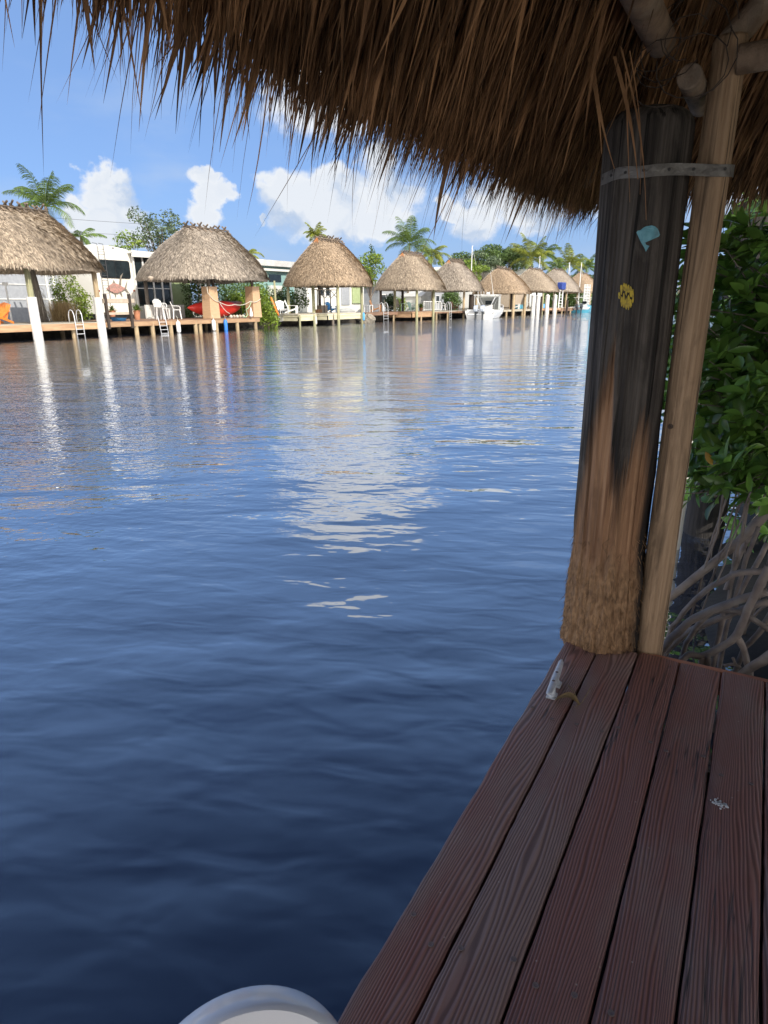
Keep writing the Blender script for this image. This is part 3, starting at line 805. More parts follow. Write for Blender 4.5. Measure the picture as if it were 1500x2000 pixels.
q = at(220, 484, RX); b = MB(); b.box((RX + .03, q.y, q.z), (.05, .16, .07)); b.build('camera_box', M['rv_grey'], rv, world=True)
q0_, q1_ = at(190, 480, RX + .15), at(197, 578, RX + .15)
b = MB()
for s in (0, .42):
    b.tube([(RX - .3, q0_.y + s, zt + .12), (RX + .12, q0_.y + s, zt + .05), (RX + .16, q0_.y + s, zt - .2), (RX + .16, q0_.y + s, 1.75), (RX + .02, q0_.y + s, 1.65)], .018, 6)
for k in range(9): b.tube([(RX + .16, q0_.y, zt - .25 - k * .3), (RX + .16, q0_.y + .42, zt - .25 - k * .3)], .014, 6)
b.build('roof_ladder', mat('ladder_dark', (.08, .08, .085), None, .5), rv, world=True)
# metal tuna on the RV
fa, fb = at(208, 563, RX + .10), at(248, 550, RX + .10)
fx = RX + .10; fy0, fl_ = fa.y, fb.y - fa.y; fz = at(228, 563, fx).z
fs = thing('fish_sculpture', 'pink and grey metal tuna mounted on the back of the cream trailer', 'fish ornament', (fx, fy0 + fl_ / 2, fz))
body = [(0, -.02), (.12, .10), (.3, .19), (.5, .19), (.7, .10), (.86, .02), (.86, -.03), (.68, -.12), (.48, -.20), (.28, -.18), (.1, -.09)]
b = MB(); b.prism([(fy0 + a * fl_, fz + c * fl_ * .95) for a, c in body], 0, .05, (fx, 0, 0)); fbd = b.build('body', M['fish'], fs, world=True, bevel=.02)
for fin in ([(.84, 0), (1.03, .34), (.92, .0), (1.08, -.26), (.84, -.03)], [(.3, .18), (.38, .34), (.46, .18)], [(.6, .15), (.72, .50), (.86, .62), (.76, .44), (.70, .12)], [(.35, -.18), (.38, -.36), (.43, -.19)], [(.6, -.15), (.70, -.36), (.66, -.12)]):
    b = MB(); b.prism([(fy0 + a * fl_, fz + c * fl_ * .95) for a, c in fin], 0, .02, (fx, 0, 0)); b.build('fin', M['fish_fin'], fs, world=True)
# porch and house right of the RV
hp = thing('screened_porch', 'white framed porch with dark window panes right of the cream trailer', 'porch', (-36.6, 31.8, .62))
HX = -36.2
ya_, yb_ = at(262, 540, HX).y, at(332, 540, HX).y
zt_ = at(290, 488, HX).z; z1_ = at(290, 508, HX).z
b = MB(); b.box((HX - 1.6, (ya_ + yb_) / 2, zt_ - .22), (3.9, yb_ - ya_ + .5, .16)); b.box((HX + .32, (ya_ + yb_) / 2, zt_ - .36), (.05, yb_ - ya_ + .5, .30)); b.build('roof', M['house_white'], hp, world=True)
b = MB(); b.box((HX - 1.5, (ya_ + yb_) / 2, .62 + .45), (3, yb_ - ya_, .9)); b.box((HX - 3, (ya_ + yb_) / 2, 2.2), (.1, yb_ - ya_, 3.2)); b.build('wall', M['house_white'], hp, world=True)
npn = 4
for k in range(npn + 1):
    y = ya_ + .05 + (yb_ - ya_ - .1) * k / npn; b = MB(); b.box((HX, y, (1.52 + z1_ + .3) / 2), (.12, .10, z1_ + .3 - 1.52)); b.build('frame_post', M['white'], hp, world=True)
for k in range(npn):
    y = ya_ + .05 + (yb_ - ya_ - .1) * (k + .5) / npn; w_ = (yb_ - ya_ - .1) / npn - .1
    b = MB(); b.box((HX - .02, y, (1.52 + z1_ + .25) / 2), (.03, w_, z1_ + .25 - 1.52)); f_ = b.build('window', M['glass_dark'], hp, world=True)
    b = MB(); b.box((HX + .01, y, 2.62), (.03, w_, .05)); b.build('rail', M['white'], f_, world=True)
gh = thing('green_house', 'lime green clapboard house behind the kayak hut with a louvred window', 'house', (-38, 34.8, .62))
ya_, yb_ = at(330, 560, -36.7).y, at(372, 560, -36.7).y
b = MB(); b.box((-38.7, (ya_ + yb_) / 2, 2.3), (4, yb_ - ya_, 3.4)); b.build('wall', M['house_green'], gh, world=True)
b = MB(); b.box((-38.7, (ya_ + yb_) / 2, 4.07), (4.5, yb_ - ya_ + .5, .12)); b.build('roof', M['roof_pale'], gh, world=True)
wy0, wy1, wz0, wz1 = at(340, 0, -36.68).y, at(358, 0, -36.68).y, at(350, 571, -36.68).z, at(350, 540, -36.68).z
b = MB(); b.box((-36.68, (wy0 + wy1) / 2, (wz0 + wz1) / 2), (.06, wy1 - wy0, wz1 - wz0)); wf = b.build('window', M['white'], gh, world=True)
b = MB()
for k in range(6): b.box((-36.63, (wy0 + wy1) / 2, wz0 + .12 + k * (wz1 - wz0 - .2) / 5), (.03, wy1 - wy0 - .2, .11))
b.build('louvres', M['house_grey'], wf, world=True)

# ================= lot 2: hut with orange column covers and red kayak
Z2 = .74
yc1, yc2 = at(414, 600, XF - .2).y, at(497, 600, XF - .2).y
tiki_hut('broad thatched hut over the red kayak and tan column covers', 27.6, 35.0, -29.5, -35.6, 3.22, 6.18, 30.2, 33.4,
         [(XF - .3, yc1, .10, 'post_grey'), (XF - .3, yc2, .10, 'post_grey'), (-34.8, 28.4, .12, 'post_grey'), (-34.8, 34.2, .12, 'post_grey')], 13000, 2, gable=False, sticks=7)
yd0, yd1 = at(196, 630, XF).y + .1, at(508, 630, XF).y
pl2 = [(XF - .12, yx(p, XF), .12) for p in (265, 297, 333, 382, 391, 423, 464, 500)] + [(-32.5, yx(p, -32.5), .1) for p in (228, 290, 400, 460)]
dock_deck('long brown plank dock with ladder and hanging fenders below the kayak hut', yd0, yd1, XF, -35.6, Z2, 'deck_brown', 'deck_orange', pl2, .24)
for i, (yc, lab) in enumerate(((yc1, 'left tan boxed column cover with rope tied round it'), (yc2, 'right tan boxed column cover at the dock corner by the bush'))):
    h_ = at(414 if i == 0 else 497, 560, XF).z - Z2 - .02
    t = thing('column_cover', lab, 'column', (XF - .3, yc, Z2), 0, 'tan boxed columns of the kayak hut')
    b = MB(); V = [(sx * .36, sy * .40, z) for z in (0,) for sx, sy in ((-1, -1), (1, -1), (1, 1), (-1, 1))] + [(sx * .33, sy * .33, h_) for sx, sy in ((-1, -1), (1, -1), (1, 1), (-1, 1))]
    b.add(V, [(3, 2, 1, 0), (4, 5, 6, 7), (0, 1, 5, 4), (1, 2, 6, 5), (2, 3, 7, 6), (3, 0, 4, 7)]); b.build('casing', M['tan_cover'], t, bevel=.01)
    b = MB(); b.box((0, 0, h_ + .015), (.72, .72, .03)); b.build('cap', M['tan_cover'], t)
def kayak(lab, p, rz, L_, m, name='kayak', grp=None, tiltz=0):
    t = thing(name, lab, 'kayak', p, rz, grp)
    b = MB(); V, Fc = [], []; n, kk = 22, 14
    for i in range(n + 1):
        u = -1 + 2 * i / n; w_ = max(.012, (1 - abs(u) ** 2.4) ** .9) * .37; hgt = max(.02, (1 - abs(u) ** 3) ** .8) * .19
        for k in range(kk):
            a = 2 * math.pi * k / kk
            V.append((u * L_ / 2, math.cos(a) * w_, math.sin(a) * hgt * (1.15 if math.sin(a) > 0 else 1) + .22 + .12 * u * u))
    for i in range(n):
        for k in range(kk): Fc.append((i * kk + k, i * kk + (k + 1) % kk, (i + 1) * kk + (k + 1) % kk, (i + 1) * kk + k))
    Fc.append(tuple(range(kk - 1, -1, -1))); Fc.append(tuple(range(n * kk, n * kk + kk)))
    b.add(V, Fc); b.build('hull', M[m], t, smooth=True)
    b = MB(); b.lathe([(.30, 0), (.33, .02), (.30, .045), (.26, .02)], (0, 0, 0), 20); o = b.build('cockpit_rim', M['engine_dark'], t, smooth=True); o.scale = (1.6, .8, 1); o.location = (0, 0, .41)
    for s in (-1, 1): b = MB(); b.tube([(s * L_ * .46, 0, .40), (s * L_ * .46, 0, .47), (s * L_ * .43, 0, .47)], .012, 5); b.build('grab_handle', M['engine_dark'], t)
    return t
ka, kb = at(388, 612, -31.6), at(478, 612, -31.6)
kr_ = kayak('bright red kayak lying on its side on the dock between the tan columns', (-31.35, (ka.y + kb.y) / 2 - .15, Z2 + .36), R(86), 4.5, 'kayak_red'); kr_.rotation_euler = (R(-62), 0, R(86)); kr_.scale = (1, 1.45, 1.9); kr_.location.x -= .2
kt = kayak('brick red kayak propped on a rack above the bright red one', (-32.6, (ka.y + kb.y) / 2 + 1.2, Z2 + .62), R(92), 3.8, 'kayak_brown')
rk = thing('kayak_rack', 'low brown timber rack under the upper kayak', 'rack', (-32.6, (ka.y + kb.y) / 2 + 1.2, Z2))
for s in (-1.2, 1.2):
    b = MB(); b.box((0, s, .6), (.9, .07, .08)); b.build('crossbar', M['post_dark'], rk)
    for q in (-.38, .38): b = MB(); b.box((q, s, .29), (.07, .07, .56)); b.build('leg', M['post_dark'], rk)
def rope_(lab, pts, m='rope', r_=.022, name='mooring_rope'):
    b = MB(); P = [Vector(p) for p in pts]; Q = []
    for a, c in zip(P, P[1:]):
        for k in range(6):
            t = k / 6; v = a.lerp(c, t); v.z -= .12 * math.sin(math.pi * t); Q.append(v)
    Q.append(P[-1]); b.tube(Q, r_, 6)
    return tag(b.build(name, M[m], loc=tuple(P[0])), lab, 'rope')
k2_ = lambda x, y: (170 + x * .24, 400 + y * .24)
def at2(x, y, X): return at(*k2_(x, y), X)
rope_('pale rope slung from the left tan column down to the dock floats', [at2(975, 668, XF + .12), at2(985, 720, XF + .12), at2(1075, 790, XF + .1), at2(1160, 885, XF + .05)])
rope_('white rope strung across to the right tan column', [at2(1075, 790, XF + .14), at2(1200, 812, XF + .1), at2(1330, 785, XF + .12), at2(1412, 765, XF + .12)])
rope_('green and white rope hanging beside the right tan column', [at2(1335, 790, XF + .15), at2(1295, 850, XF + .15), at2(1310, 890, XF + .1), at2(1270, 905, XF + .05)], 'rope_green', .028)
for i in range(5):
    q = at2(1170 + i * 25, 893, XF - .1); b = MB(); b.lathe([(.02, -.1), (.08, -.07), (.11, 0), (.08, .07), (.02, .1)], n=12)
    o = b.build('float_ball', M['beige' if i % 2 else 'rope']); o.location = (q.x, q.y, Z2 + .1); tag(o, 'cream ball float in the string at the dock edge before the red kayak', 'float', 'string of cream floats on the dock edge')
sk_ = at2(1328, 850, XF + .1); b = MB(); b.lathe([(.05, -.32), (.12, -.25), (.10, -.05), (.05, .15), (.02, .3)], n=10); o = b.build('cloth_bag', M['white']); o.location = (XF + .15, sk_.y, Z2 + .36); tag(o, 'white bundle tied against the right tan column', 'bag')
fq = lambda x: at2(x, 940, XF + .14)
fender('white fender hanging left of the dock middle', (XF + .14, fq(738).y, .66), 'white', .66, .125)
fender('white fender hanging below the left tan column', (XF + .14, fq(1028).y, .68), 'white', .66, .12)
fender('bright blue fender hanging right of the left tan column', (XF + .14, fq(1125).y, .66), 'blue', .72, .12)
ladder('straight white boat ladder leaning off the brown dock', (XF + .03, at2(600, 900, XF).y, Z2), -math.pi / 2, .25, .74, hoop=False, w=.50)
cq = lambda x, X: at2(x, 880, X)
plastic_chair('tall white plastic chair nearest the dock ladder', (-31.9, cq(610, -31.9).y, Z2), R(-70), 'white', .26)
plastic_chair('tall white plastic chair behind the ladder chair', (-32.9, cq(590, -32.9).y, Z2), R(-110), 'white', .26)
plastic_chair('white plastic chair nearest the left tan column', (-31.8, cq(732, -31.8).y, Z2), R(-40), 'white', .1)
table('white plastic side table between the white chairs', (-32.4, cq(665, -32.4).y, Z2), .2, (.5, .5), 'white', .6)
bx('low white bench wall behind the white chairs', 'low_wall', 'wall', (-34.6, (cq(480, -34.6).y + cq(790, -34.6).y) / 2, Z2 + .42), (.16, cq(790, -34.6).y - cq(480, -34.6).y, .84), 'house_white')
planter('sago palm in a terracotta pot left of the white chairs', (-32.8, cq(405, -32.8).y, Z2), 'terracotta', 'palm_leaf', .5, .62, 3)
planter('small sago palm behind the fish cleaning table', (-33.4, cq(205, -33.4).y, Z2 + .2), 'terracotta', 'palm_leaf', .3, .5, 4)
# fish cleaning table at the dock edge
ta_, tb_ = at2(100, 745, XF - .3), at2(350, 745, XF - .3)
ft = thing('cleaning_table', 'beige fish cleaning table on dark posts beside the white piling', 'table', (XF - .3, (ta_.y + tb_.y) / 2, Z2))
b = MB(); b.box((XF - .35, (ta_.y + tb_.y) / 2, 1.78), (.75, tb_.y - ta_.y, .22)); b.build('counter', M['beige'], ft, world=True, bevel=.02)
b = MB(); b.box((XF - .35, (ta_.y + tb_.y) / 2, 1.14), (.6, tb_.y - ta_.y - .2, .12)); b.build('shelf', M['beige'], ft, world=True)
for yy in (at2(150, 800, XF).y, at2(345, 800, XF).y):
    b = MB(); b.box((XF + .02, yy, 1.25), (.12, .14, 1.75)); b.build('leg', M['post_dark'], ft, world=True)
b = MB(); b.tube([(XF + .05, at2(340, 700, XF).y, 1.9), (XF + .05, at2(330, 650, XF).y, 2.15), (XF + .05, at2(322, 660, XF).y, 2.1)], .03, 6); b.build('tap', M['black'], ft, world=True)
q = at2(275, 905, -31); b = MB(); b.lathe([(.34, 0), (.42, .16), (.44, .16), (.36, .14), (.3, .03)], n=20); o = b.build('tub', M['sky_blue'], auto=40); o.location = (-31.2, q.y, Z2); tag(o, 'shallow blue tub on the dock under the cleaning table', 'tub')
q = at2(518, 595, -31.5); t = thing('wind_chime', 'small round pink lantern hanging under the kayak hut eave', 'lantern', (q.x, q.y, q.z)); b = MB(); b.lathe([(.01, -.2), (.07, -.1), (.15, -.02), (.15, .05), (.04, .1)], n=14); b.build('shade', M['beige'], t, smooth=True); b = MB(); b.cyl((0, 0, .08), (0, 0, .55), .008, n=5); b.build('cord', M['wire'], t)
b = MB()
hedge = thing('hedge', 'tall dark green hedge behind the red kayak', 'hedge', (-36, 36.5, .62))
rg = np.random.default_rng(77); bl = []
for px in range(372, 520, 12):
    q = at(px, 600, -35.6); bl += [(q.x + rg.normal(0, .15), q.y + rg.normal(0, .15), z, .6, .65, .55) for z in (1.0, 1.75, 2.4, 2.85)]
leaf_cloud(b, bl, 26, .10, rg); b.build('leaves', M['leaf_mid'], hedge, world=True)
b = MB()
for px in range(372, 520, 24): q = at(px, 600, -35.6); b.cyl((q.x, q.y, .5), (q.x, q.y, 2.2), .04)
b.build('stems', M['bark'], hedge, world=True)
bush('bright green bush spilling to the water between two docks', 524, 0, -31.1, (.8, 1.05, 1.05), 'leaf_bright', 51, z0=-.1, nb=16, size=.095, dens=44)
bush('bright green bush rising behind the right tan column', 508, 0, -32.8, (.8, 1.0, 1.3), 'leaf_bright', 52, z0=.5, nb=14, size=.095, dens=40)
kk_ = at(528, 592, -32.2)
t = kayak('orange kayak standing upright behind the bright bush', (kk_.x, kk_.y + .2, 1.35), 0, 1.5, 'orange'); t.rotation_euler = (R(10), R(68), R(60)); t.scale = (1, .6, .6)
bush('right part of the hedge by the right tan column, sunlight painted into brighter leaves', 466, 0, -34.6, (.6, 1.3, 1.15), 'leaf_bright', 58, nb=14, size=.10, dens=40)  # stands for the hedge's sunlit part; the sunlight is in the leaf colour
h3 = thing('teal_house', 'pale house with teal trim and flat roof between kayak hut and next hut', 'house', (-40, 44, .62))
ya_, yb_ = at(500, 540, -38).y, at(560, 540, -38).y
z0_, z1_ = at(520, 524, -38).z, at(520, 503, -38).z
b = MB(); b.box((-40, (ya_ + yb_) / 2 + .5, (z0_ + z1_) / 2), (4.6, yb_ - ya_ + 2, (z1_ - z0_) * .55)); b.build('roof', M['roof_pale'], h3, world=True)
b = MB(); b.box((-40.2, (ya_ + yb_) / 2 + .5, (.6 + z0_) / 2 + .2), (4, yb_ - ya_ + 1.4, z0_ - .3)); b.build('wall', M['house_teal'], h3, world=True)
b = MB(); b.box((-38.0, (ya_ + yb_) / 2 + .3, z0_ - .1), (.3, yb_ - ya_ + 1.6, .18)); b.build('gutter', M['house_white'], h3, world=True)
b = MB(); b.box((-37.6, at(505, 0, -37.6).y, 1.9), (.4, 1.5, 2.4)); b.build('porch_wall', M['house_white'], h3, world=True)
b = MB(); b.box((-38.18, (ya_ + yb_) / 2 + .6, z0_ - .75), (.06, 1.6, .6)); b.build('window', M['glass_dark'], h3, world=True)

# ================= lot 3: hut with green posts
Z3 = .88
k3_ = lambda x, y: (480 + x * .17333, 400 + y * .17333)
def at3(x, y, X): return at(*k3_(x, y), X)
yp2, yp3 = at3(1040, 1300, XF).y, at3(1305, 1300, XF).y
n1 = at3(735, 1200, -33.2)
tiki_hut('thatched hut on pale green posts with an orange gable board', 42.3, 48.0, -29.5, -35.9, 3.16, 6.55, 43.9, 46.9,
         [(XF + .05, yp2, .115, 'post_green'), (XF + .05, yp3, .115, 'post_green'), (-32.9, n1.y, .13, 'post_green'), (-35.2, 42.9, .13, 'post_green'), (-35.2, 47.2, .13, 'post_grey')], 12000, 3, sticks=9)
dock_deck('cream plank dock below the green-posted hut', 41.6, yp3 + .15, XF, -35.8, Z3, 'deck_pale', 'deck_cream', [(XF - .1, 42.4, .11)], .13, low=.30, pm='post_grey')
dock_deck('low cream step dock left of the green-posted hut', 39.2, 41.5, -31.3, -34.4, Z3 - .03, 'deck_pale', 'deck_cream', [(-31.25, 39.3, .08), (-31.3, 41.2, .12), (-34.0, 39.4, .10)], .16, low=.28, pm='post_green')
for (x, h_, lab) in ((345, 2.55, 'pale leaning mooring post left of the cream dock'), ):
    q = at3(x, 1200, -33.9); t = thing('mooring_post', lab, 'post', (q.x, q.y, 0)); b = MB(); b.tube([(q.x, q.y, -1.5), (q.x, q.y - .05, 1.2), (q.x + .05, q.y - .1, 3.3)], [.1, .09, .075], 10); b.build('pole', M['post_green'], t, world=True, smooth=True)
q = at3(415, 1210, -32.4); adirondack('white slatted lounge chair on the low cream dock', (q.x, q.y, Z3), R(-120), 'white', 1.0)
q = at3(530, 1190, -33.4); adirondack('white high-backed chair behind the slatted lounge chair', (q.x, q.y, Z3), R(-60), 'white', 1.05)
q = at3(385, 1180, -32.9); ladder('white hand rail arching beside the lounge chair', (q.x, q.y, Z3), -math.pi / 2, .85, .5)
q = at3(925, 1200, -34.4); adirondack('sky blue adirondack chair under the green-posted hut', (-34.0, q.y, Z3), R(-100), 'sky_blue', .92)
# folding bar table with X braces
ba_, bb_ = at3(770, 1000, -33.8), at3(1005, 1000, -33.8)
bt = thing('bar_table', 'long grey bar table with crossed braces under the green-posted hut', 'table', (-33.8, (ba_.y + bb_.y) / 2, Z3))
b = MB(); b.box((-33.8, (ba_.y + bb_.y) / 2, at3(800, 955, -33.8).z), (.6, bb_.y - ba_.y, .05)); b.build('table_top', M['beige'], bt, world=True)
zt5 = at3(800, 955, -33.8).z - .03
for k in range(4):
    y = ba_.y + .1 + (bb_.y - ba_.y - .2) * k / 3
    b = MB(); b.box((-33.55, y, (Z3 + zt5) / 2), (.06, .06, zt5 - Z3)); b.build('leg', M['post_grey'], bt, world=True)
    if k < 3:
        y2 = ba_.y + .1 + (bb_.y - ba_.y - .2) * (k + 1) / 3
        b = MB(); b.bar((-33.5, y, zt5 - .05), (-33.5, y2, zt5 - .65), .05, .03); b.bar((-33.46, y2, zt5 - .05), (-33.46, y, zt5 - .65), .05, .03); b.build('brace', M['post_grey'], bt, world=True)
hb = thing('grey_cottage', 'pale grey cottage with white door frame behind the green-posted hut', 'house', (-40, 52, .62))
ya_, yb_ = at(600, 560, -38.4).y, at(712, 560, -38.4).y
b = MB(); b.box((-40.5, (ya_ + yb_) / 2, 2.2), (4, yb_ - ya_, 3.2)); b.build('wall', M['house_white'], hb, world=True)
b = MB(); b.prism([(-43.0, 3.8), (-38.0, 3.8), (-40.5, 4.35)], 1, yb_ - ya_ + .5, (0, (ya_ + yb_) / 2, 0)); b.build('roof', M['roof_pale'], hb, world=True)
wy0, wy1 = at3(1055, 0, -38.4).y, at3(1150, 0, -38.4).y
b = MB(); b.box((-38.46, (wy0 + wy1) / 2, 2.35), (.08, wy1 - wy0, 1.7)); b.build('door', M['house_grey'], hb, world=True)
for (a, c) in ((790, 850), (865, 925)):
    wy0, wy1 = at3(a, 0, -38.4).y, at3(c, 0, -38.4).y
    b = MB(); b.box((-38.47, (wy0 + wy1) / 2, 2.8), (.06, wy1 - wy0, 1.1)); f_ = b.build('window', M['white'], hb, world=True)
    b = MB(); b.box((-38.44, (wy0 + wy1) / 2, 2.8), (.04, (wy1 - wy0) * .7, .85)); b.build('pane', M['glass_dark'], f_, world=True)
b = MB(); wy0, wy1 = at3(1190, 0, -38.3).y, at3(1290, 0, -38.3).y; b.box((-38.4, (wy0 + wy1) / 2, 2.6), (.1, wy1 - wy0, 1.9)); b.build('shutter', M['house_green'], hb, world=True)
q = at3(1130, 1165, -34.6); bb = MB(); V = []
bb.lathe([(.02, .26), (.3, .24), (.5, .16), (.62, 0)], n=20); o = bb.build('upturned_dinghy', M['canvas'], smooth=True); o.location = (-34.6, q.y, Z3); o.scale = (1.0, 2.1, 1.2); tag(o, 'upturned grey dinghy lying behind the far green post', 'dinghy')
bx('beige cushion box under the bar table', 'storage_box', 'box', (-34.4, at3(860, 1100, -34.4).y, Z3 + .3), (.5, .9, .6), 'beige', 0)
q = at3(820, 1180, -33.2); bx('small brown wooden crate beside the blue adirondack chair', 'crate', 'crate', (-33.2, q.y, Z3 + .14), (.35, .5, .28), 'wicker')
fender('small blue fender tied to the far green post', (XF + .2, yp3 + .02, .86), 'sky_blue', .62, .1)
q = at3(790, 1300, XF + .3); fender('dirty white fender in front of the cream dock', (XF + .2, at3(790, 1300, XF + .2).y, .7), 'rope', .6, .09)
bush('dark leafy bush behind the white lounge chairs', 572, 0, -36.0, (.9, 1.4, 1.25), 'leaf_mid', 53, nb=12, size=.10)
bush('green shrub left of the dark leafy bush', 548, 0, -37.0, (.8, 1.2, 1.3), 'leaf_dark', 54, nb=10, size=.10)
def rocks(lab, p0, p1, n, seed, zt=.75):
    rg = random.Random(seed)
    for k in range(n):
        t = (k + .5) / n; x = p0[0] + (p1[0] - p0[0]) * t + rg.uniform(-.35, .35); y = p0[1] + (p1[1] - p0[1]) * t + rg.uniform(-.2, .2)
        s = rg.uniform(.28, .5); z = rg.choice((.0, .05, .35, .42)) + rg.uniform(-.05, .1)
        bm = bmesh.new(); bmesh.ops.create_icosphere(bm, subdivisions=2, radius=s)
        for v in bm.verts: v.co *= 1 + .35 * mnoise.noise(v.co * 2.3 + Vector((k * 5, seed, 0))); v.co.z *= .75
        b = MB(); b.add([tuple(v.co) for v in bm.verts], [tuple(v.index for v in f.verts) for f in bm.faces]); bm.free()
        o = b.build('shore_rock', M['rock']); o.location = (x, y, z); tag(o, lab, 'rock', 'rocks piled at the shore between two huts')
rocks('pale rough limestone rock in the pile between the green-posted hut and the next dock', (-31.0, 47.6), (-31.5, 49.6), 13, 5)

# ================= lot 4
Z4 = .84
k4_ = lambda x, y: (700 + x * .17333, 400 + y * .17333)
def at4(x, y, X): return at(*k4_(x, y), X)
y40, y41 = at4(645, 1300, XF).y, at4(842, 1300, XF).y
q7 = at4(410, 1200, -33.4)
tiki_hut('thatched hut with orange gable beneath the tallest palm', 55.4, 61.6, -29.4, -35.2, 3.06, 6.2, 57.0, 60.6,
         [(XF, y40 + .2, .13, 'post_green'), (XF, y41, .13, 'post_green'), (-33.4, q7.y, .14, 'post_green'), (-34.4, 56.2, .14, 'post_dark'), (-34.4, 60.6, .14, 'post_dark')], 10000, 4, sticks=9)
dock_deck('brown topped dock with cream skirt below the second gabled hut', 55.4, y41 + .3, XF - .1, -35.2, Z4, 'deck_brown', 'deck_orange', [(XF - .2, 57.4, .1)], .10, low=.38)
dock_deck('narrow brown dock with ladder left of the second gabled hut', 49.6, 55.3, -31.9, -34.6, Z4 - .03, 'deck_brown', 'deck_brown', [(-32.0, 50.2, .1), (-32, 54.6, .1)], .2)
dock_deck('dock with pale planks right of the second gabled hut', y41 + .4, 66.4, XF - .5, -34.6, Z4 - .05, 'deck_pale', 'deck_brown', [(XF - .6, 61.5, .13), (XF - .6, 64.2, .11)], .15)
q = at4(305, 1200, -31.85); ladder('tall white ladder on the narrow brown dock', (-31.85, q.y, Z4), -math.pi / 2, .85, .9, w=.8)
q = at4(1035, 1200, XF - .45); ladder('white hooped ladder right of the second gabled hut', (XF - .45, q.y, Z4), -math.pi / 2, .9, .85)
def sling_chair(lab, p, rz, m='beige', grp='patio chairs on the far docks'):
    t = thing('patio_chair', lab, 'chair', p, rz, grp)
    b = MB(); b.box((0, 0, .42), (.5, .5, .03)); b.build('seat', M[m], t)
    b = MB(); b.bar((0, -.24, .42), (0, -.42, 1.12), .5, .025, upv=(0, 1, 0)); b.build('backrest', M[m], t)
    for s in (-1, 1):
        b = MB(); b.tube([(s * .27, .26, 0), (s * .27, .24, .62), (s * .27, -.3, .62)], .018, 5); b.tube([(s * .27, -.3, 0), (s * .27, -.22, .42), (s * .27, -.43, 1.14)], .018, 5); b.build('side_frame', M['engine_dark'], t)
    return t
for (x, X, rz, lab) in ((340, -34.0, -50, 'beige patio chair left of the mint green table'), (465, -34.2, -100, 'beige patio chair backing on to the hut\'s rear post'), (975, -33.6, -60, 'beige reclining patio chair beside the white hooped ladder')):
    sling_chair(lab, (X, at4(x, 1190, X).y, Z4), R(rz))
table('mint green painted table under the second gabled hut', (-32.6, at4(560, 1190, -32.6).y, Z4), .1, (1.1, 1.2), 'mint', .75)
adirondack('mint green chair behind the mint table', (-33.8, at4(610, 1190, -33.8).y, Z4), R(-100), 'mint', .95)
table('small white side table at the dock edge by the rocks', (-32.3, at4(112, 1190, -32.3).y, Z4), 0, (.7, .55), 'white', .62)
adirondack('brown wicker rocking chair under the second gabled hut', (-33.4, at4(205, 1190, -33.4).y, Z4), R(-70), 'wicker', 1.12)
plastic_chair('white folding chair with crossed legs beside the white railing', (-33.0, at4(955, 1180, -33).y, Z4), R(-60), 'white', .1)
adirondack('brown wicker lounge chair near the dark barrel', (-34.2, at4(1085, 1180, -34.2).y, Z4), R(-100), 'wicker', 1.0)
# railing
rq0, rq1 = at4(735, 1100, -33.4), at4(925, 1100, -33.4)
rl = thing('white_railing', 'white wooden railing with pickets right of the mint table', 'railing', (-33.4, (rq0.y + rq1.y) / 2, Z4))
b = MB(); b.box((-33.4, (rq0.y + rq1.y) / 2, Z4 + .95), (.09, rq1.y - rq0.y, .06)); b.build('top_rail', M['white'], rl, world=True)
b = MB(); b.box((-33.4, (rq0.y + rq1.y) / 2, Z4 + .12), (.05, rq1.y - rq0.y, .05)); b.build('bottom_rail', M['white'], rl, world=True)
n = 9
for k in range(n): y = rq0.y + .05 + (rq1.y - rq0.y - .1) * k / (n - 1); b = MB(); b.box((-33.4, y, Z4 + .46), (.05 if k % 4 else .1, .05 if k % 4 else .1, .92)); b.build('picket', M['white'], rl, world=True)
planter('yellow-green potted grass between the hut posts', (-32.6, at4(705, 1190, -32.6).y, Z4), 'terracotta', 'leaf_bright', .3, .9, 8)
bush('dark shrub under the second gabled hut\'s left side', 762, 0, -36.5, (.8, 1.5, 1.2), 'leaf_dark', 55, size=.12, nb=10)
bush('leafy green shrub behind the beige reclining chair', 878, 0, -36.0, (.9, 2.2, 1.25), 'leaf_mid', 56, size=.13, nb=12)
bush('yellow-green shrub behind the mint table', 783, 0, -36.2, (.5, .9, 1.0), 'leaf_bright', 57, size=.12, nb=8)
wh = thing('white_gabled_shed', 'small white gabled shed seen through the second gabled hut', 'shed', (-38, at(823, 0, -38).y, .62))
yy = at(824, 0, -38).y
b = MB(); b.box((-38, yy, 1.5), (2.4, 3.4, 1.8)); b.build('wall', M['house_white'], wh, world=True)
b = MB(); b.prism([(yy - 1.9, 2.4), (yy + 1.9, 2.4), (yy, 3.2)], 0, 2.7, (-38, 0, 0)); b.build('roof', M['roof_pale'], wh, world=True)
gl = thing('grey_bungalow', 'long grey bungalow behind the second gabled hut', 'house', (-41, 66, .62))
ya_, yb_ = at(735, 0, -40).y, at(905, 0, -40).y
b = MB(); b.box((-42, (ya_ + yb_) / 2, 2.0), (4, yb_ - ya_, 2.8)); b.build('wall', M['house_grey'], gl, world=True)
b = MB(); b.prism([(-44.6, 3.4), (-39.5, 3.4), (-42, 4.1)], 1, yb_ - ya_ + .6, (0, (ya_ + yb_) / 2, 0)); b.build('roof', M['roof_pale'], gl, world=True)
for k in range(5):
    y = ya_ + 1 + k * (yb_ - ya_ - 2) / 4; b = MB(); b.box((-39.98, y, 2.1), (.06, 1.0, 1.1)); f_ = b.build('window', M['white'], gl, world=True)
    b = MB(); b.box((-39.94, y, 2.1), (.04, .85, .95)); b.build('pane', M['glass_dark'], f_, world=True)

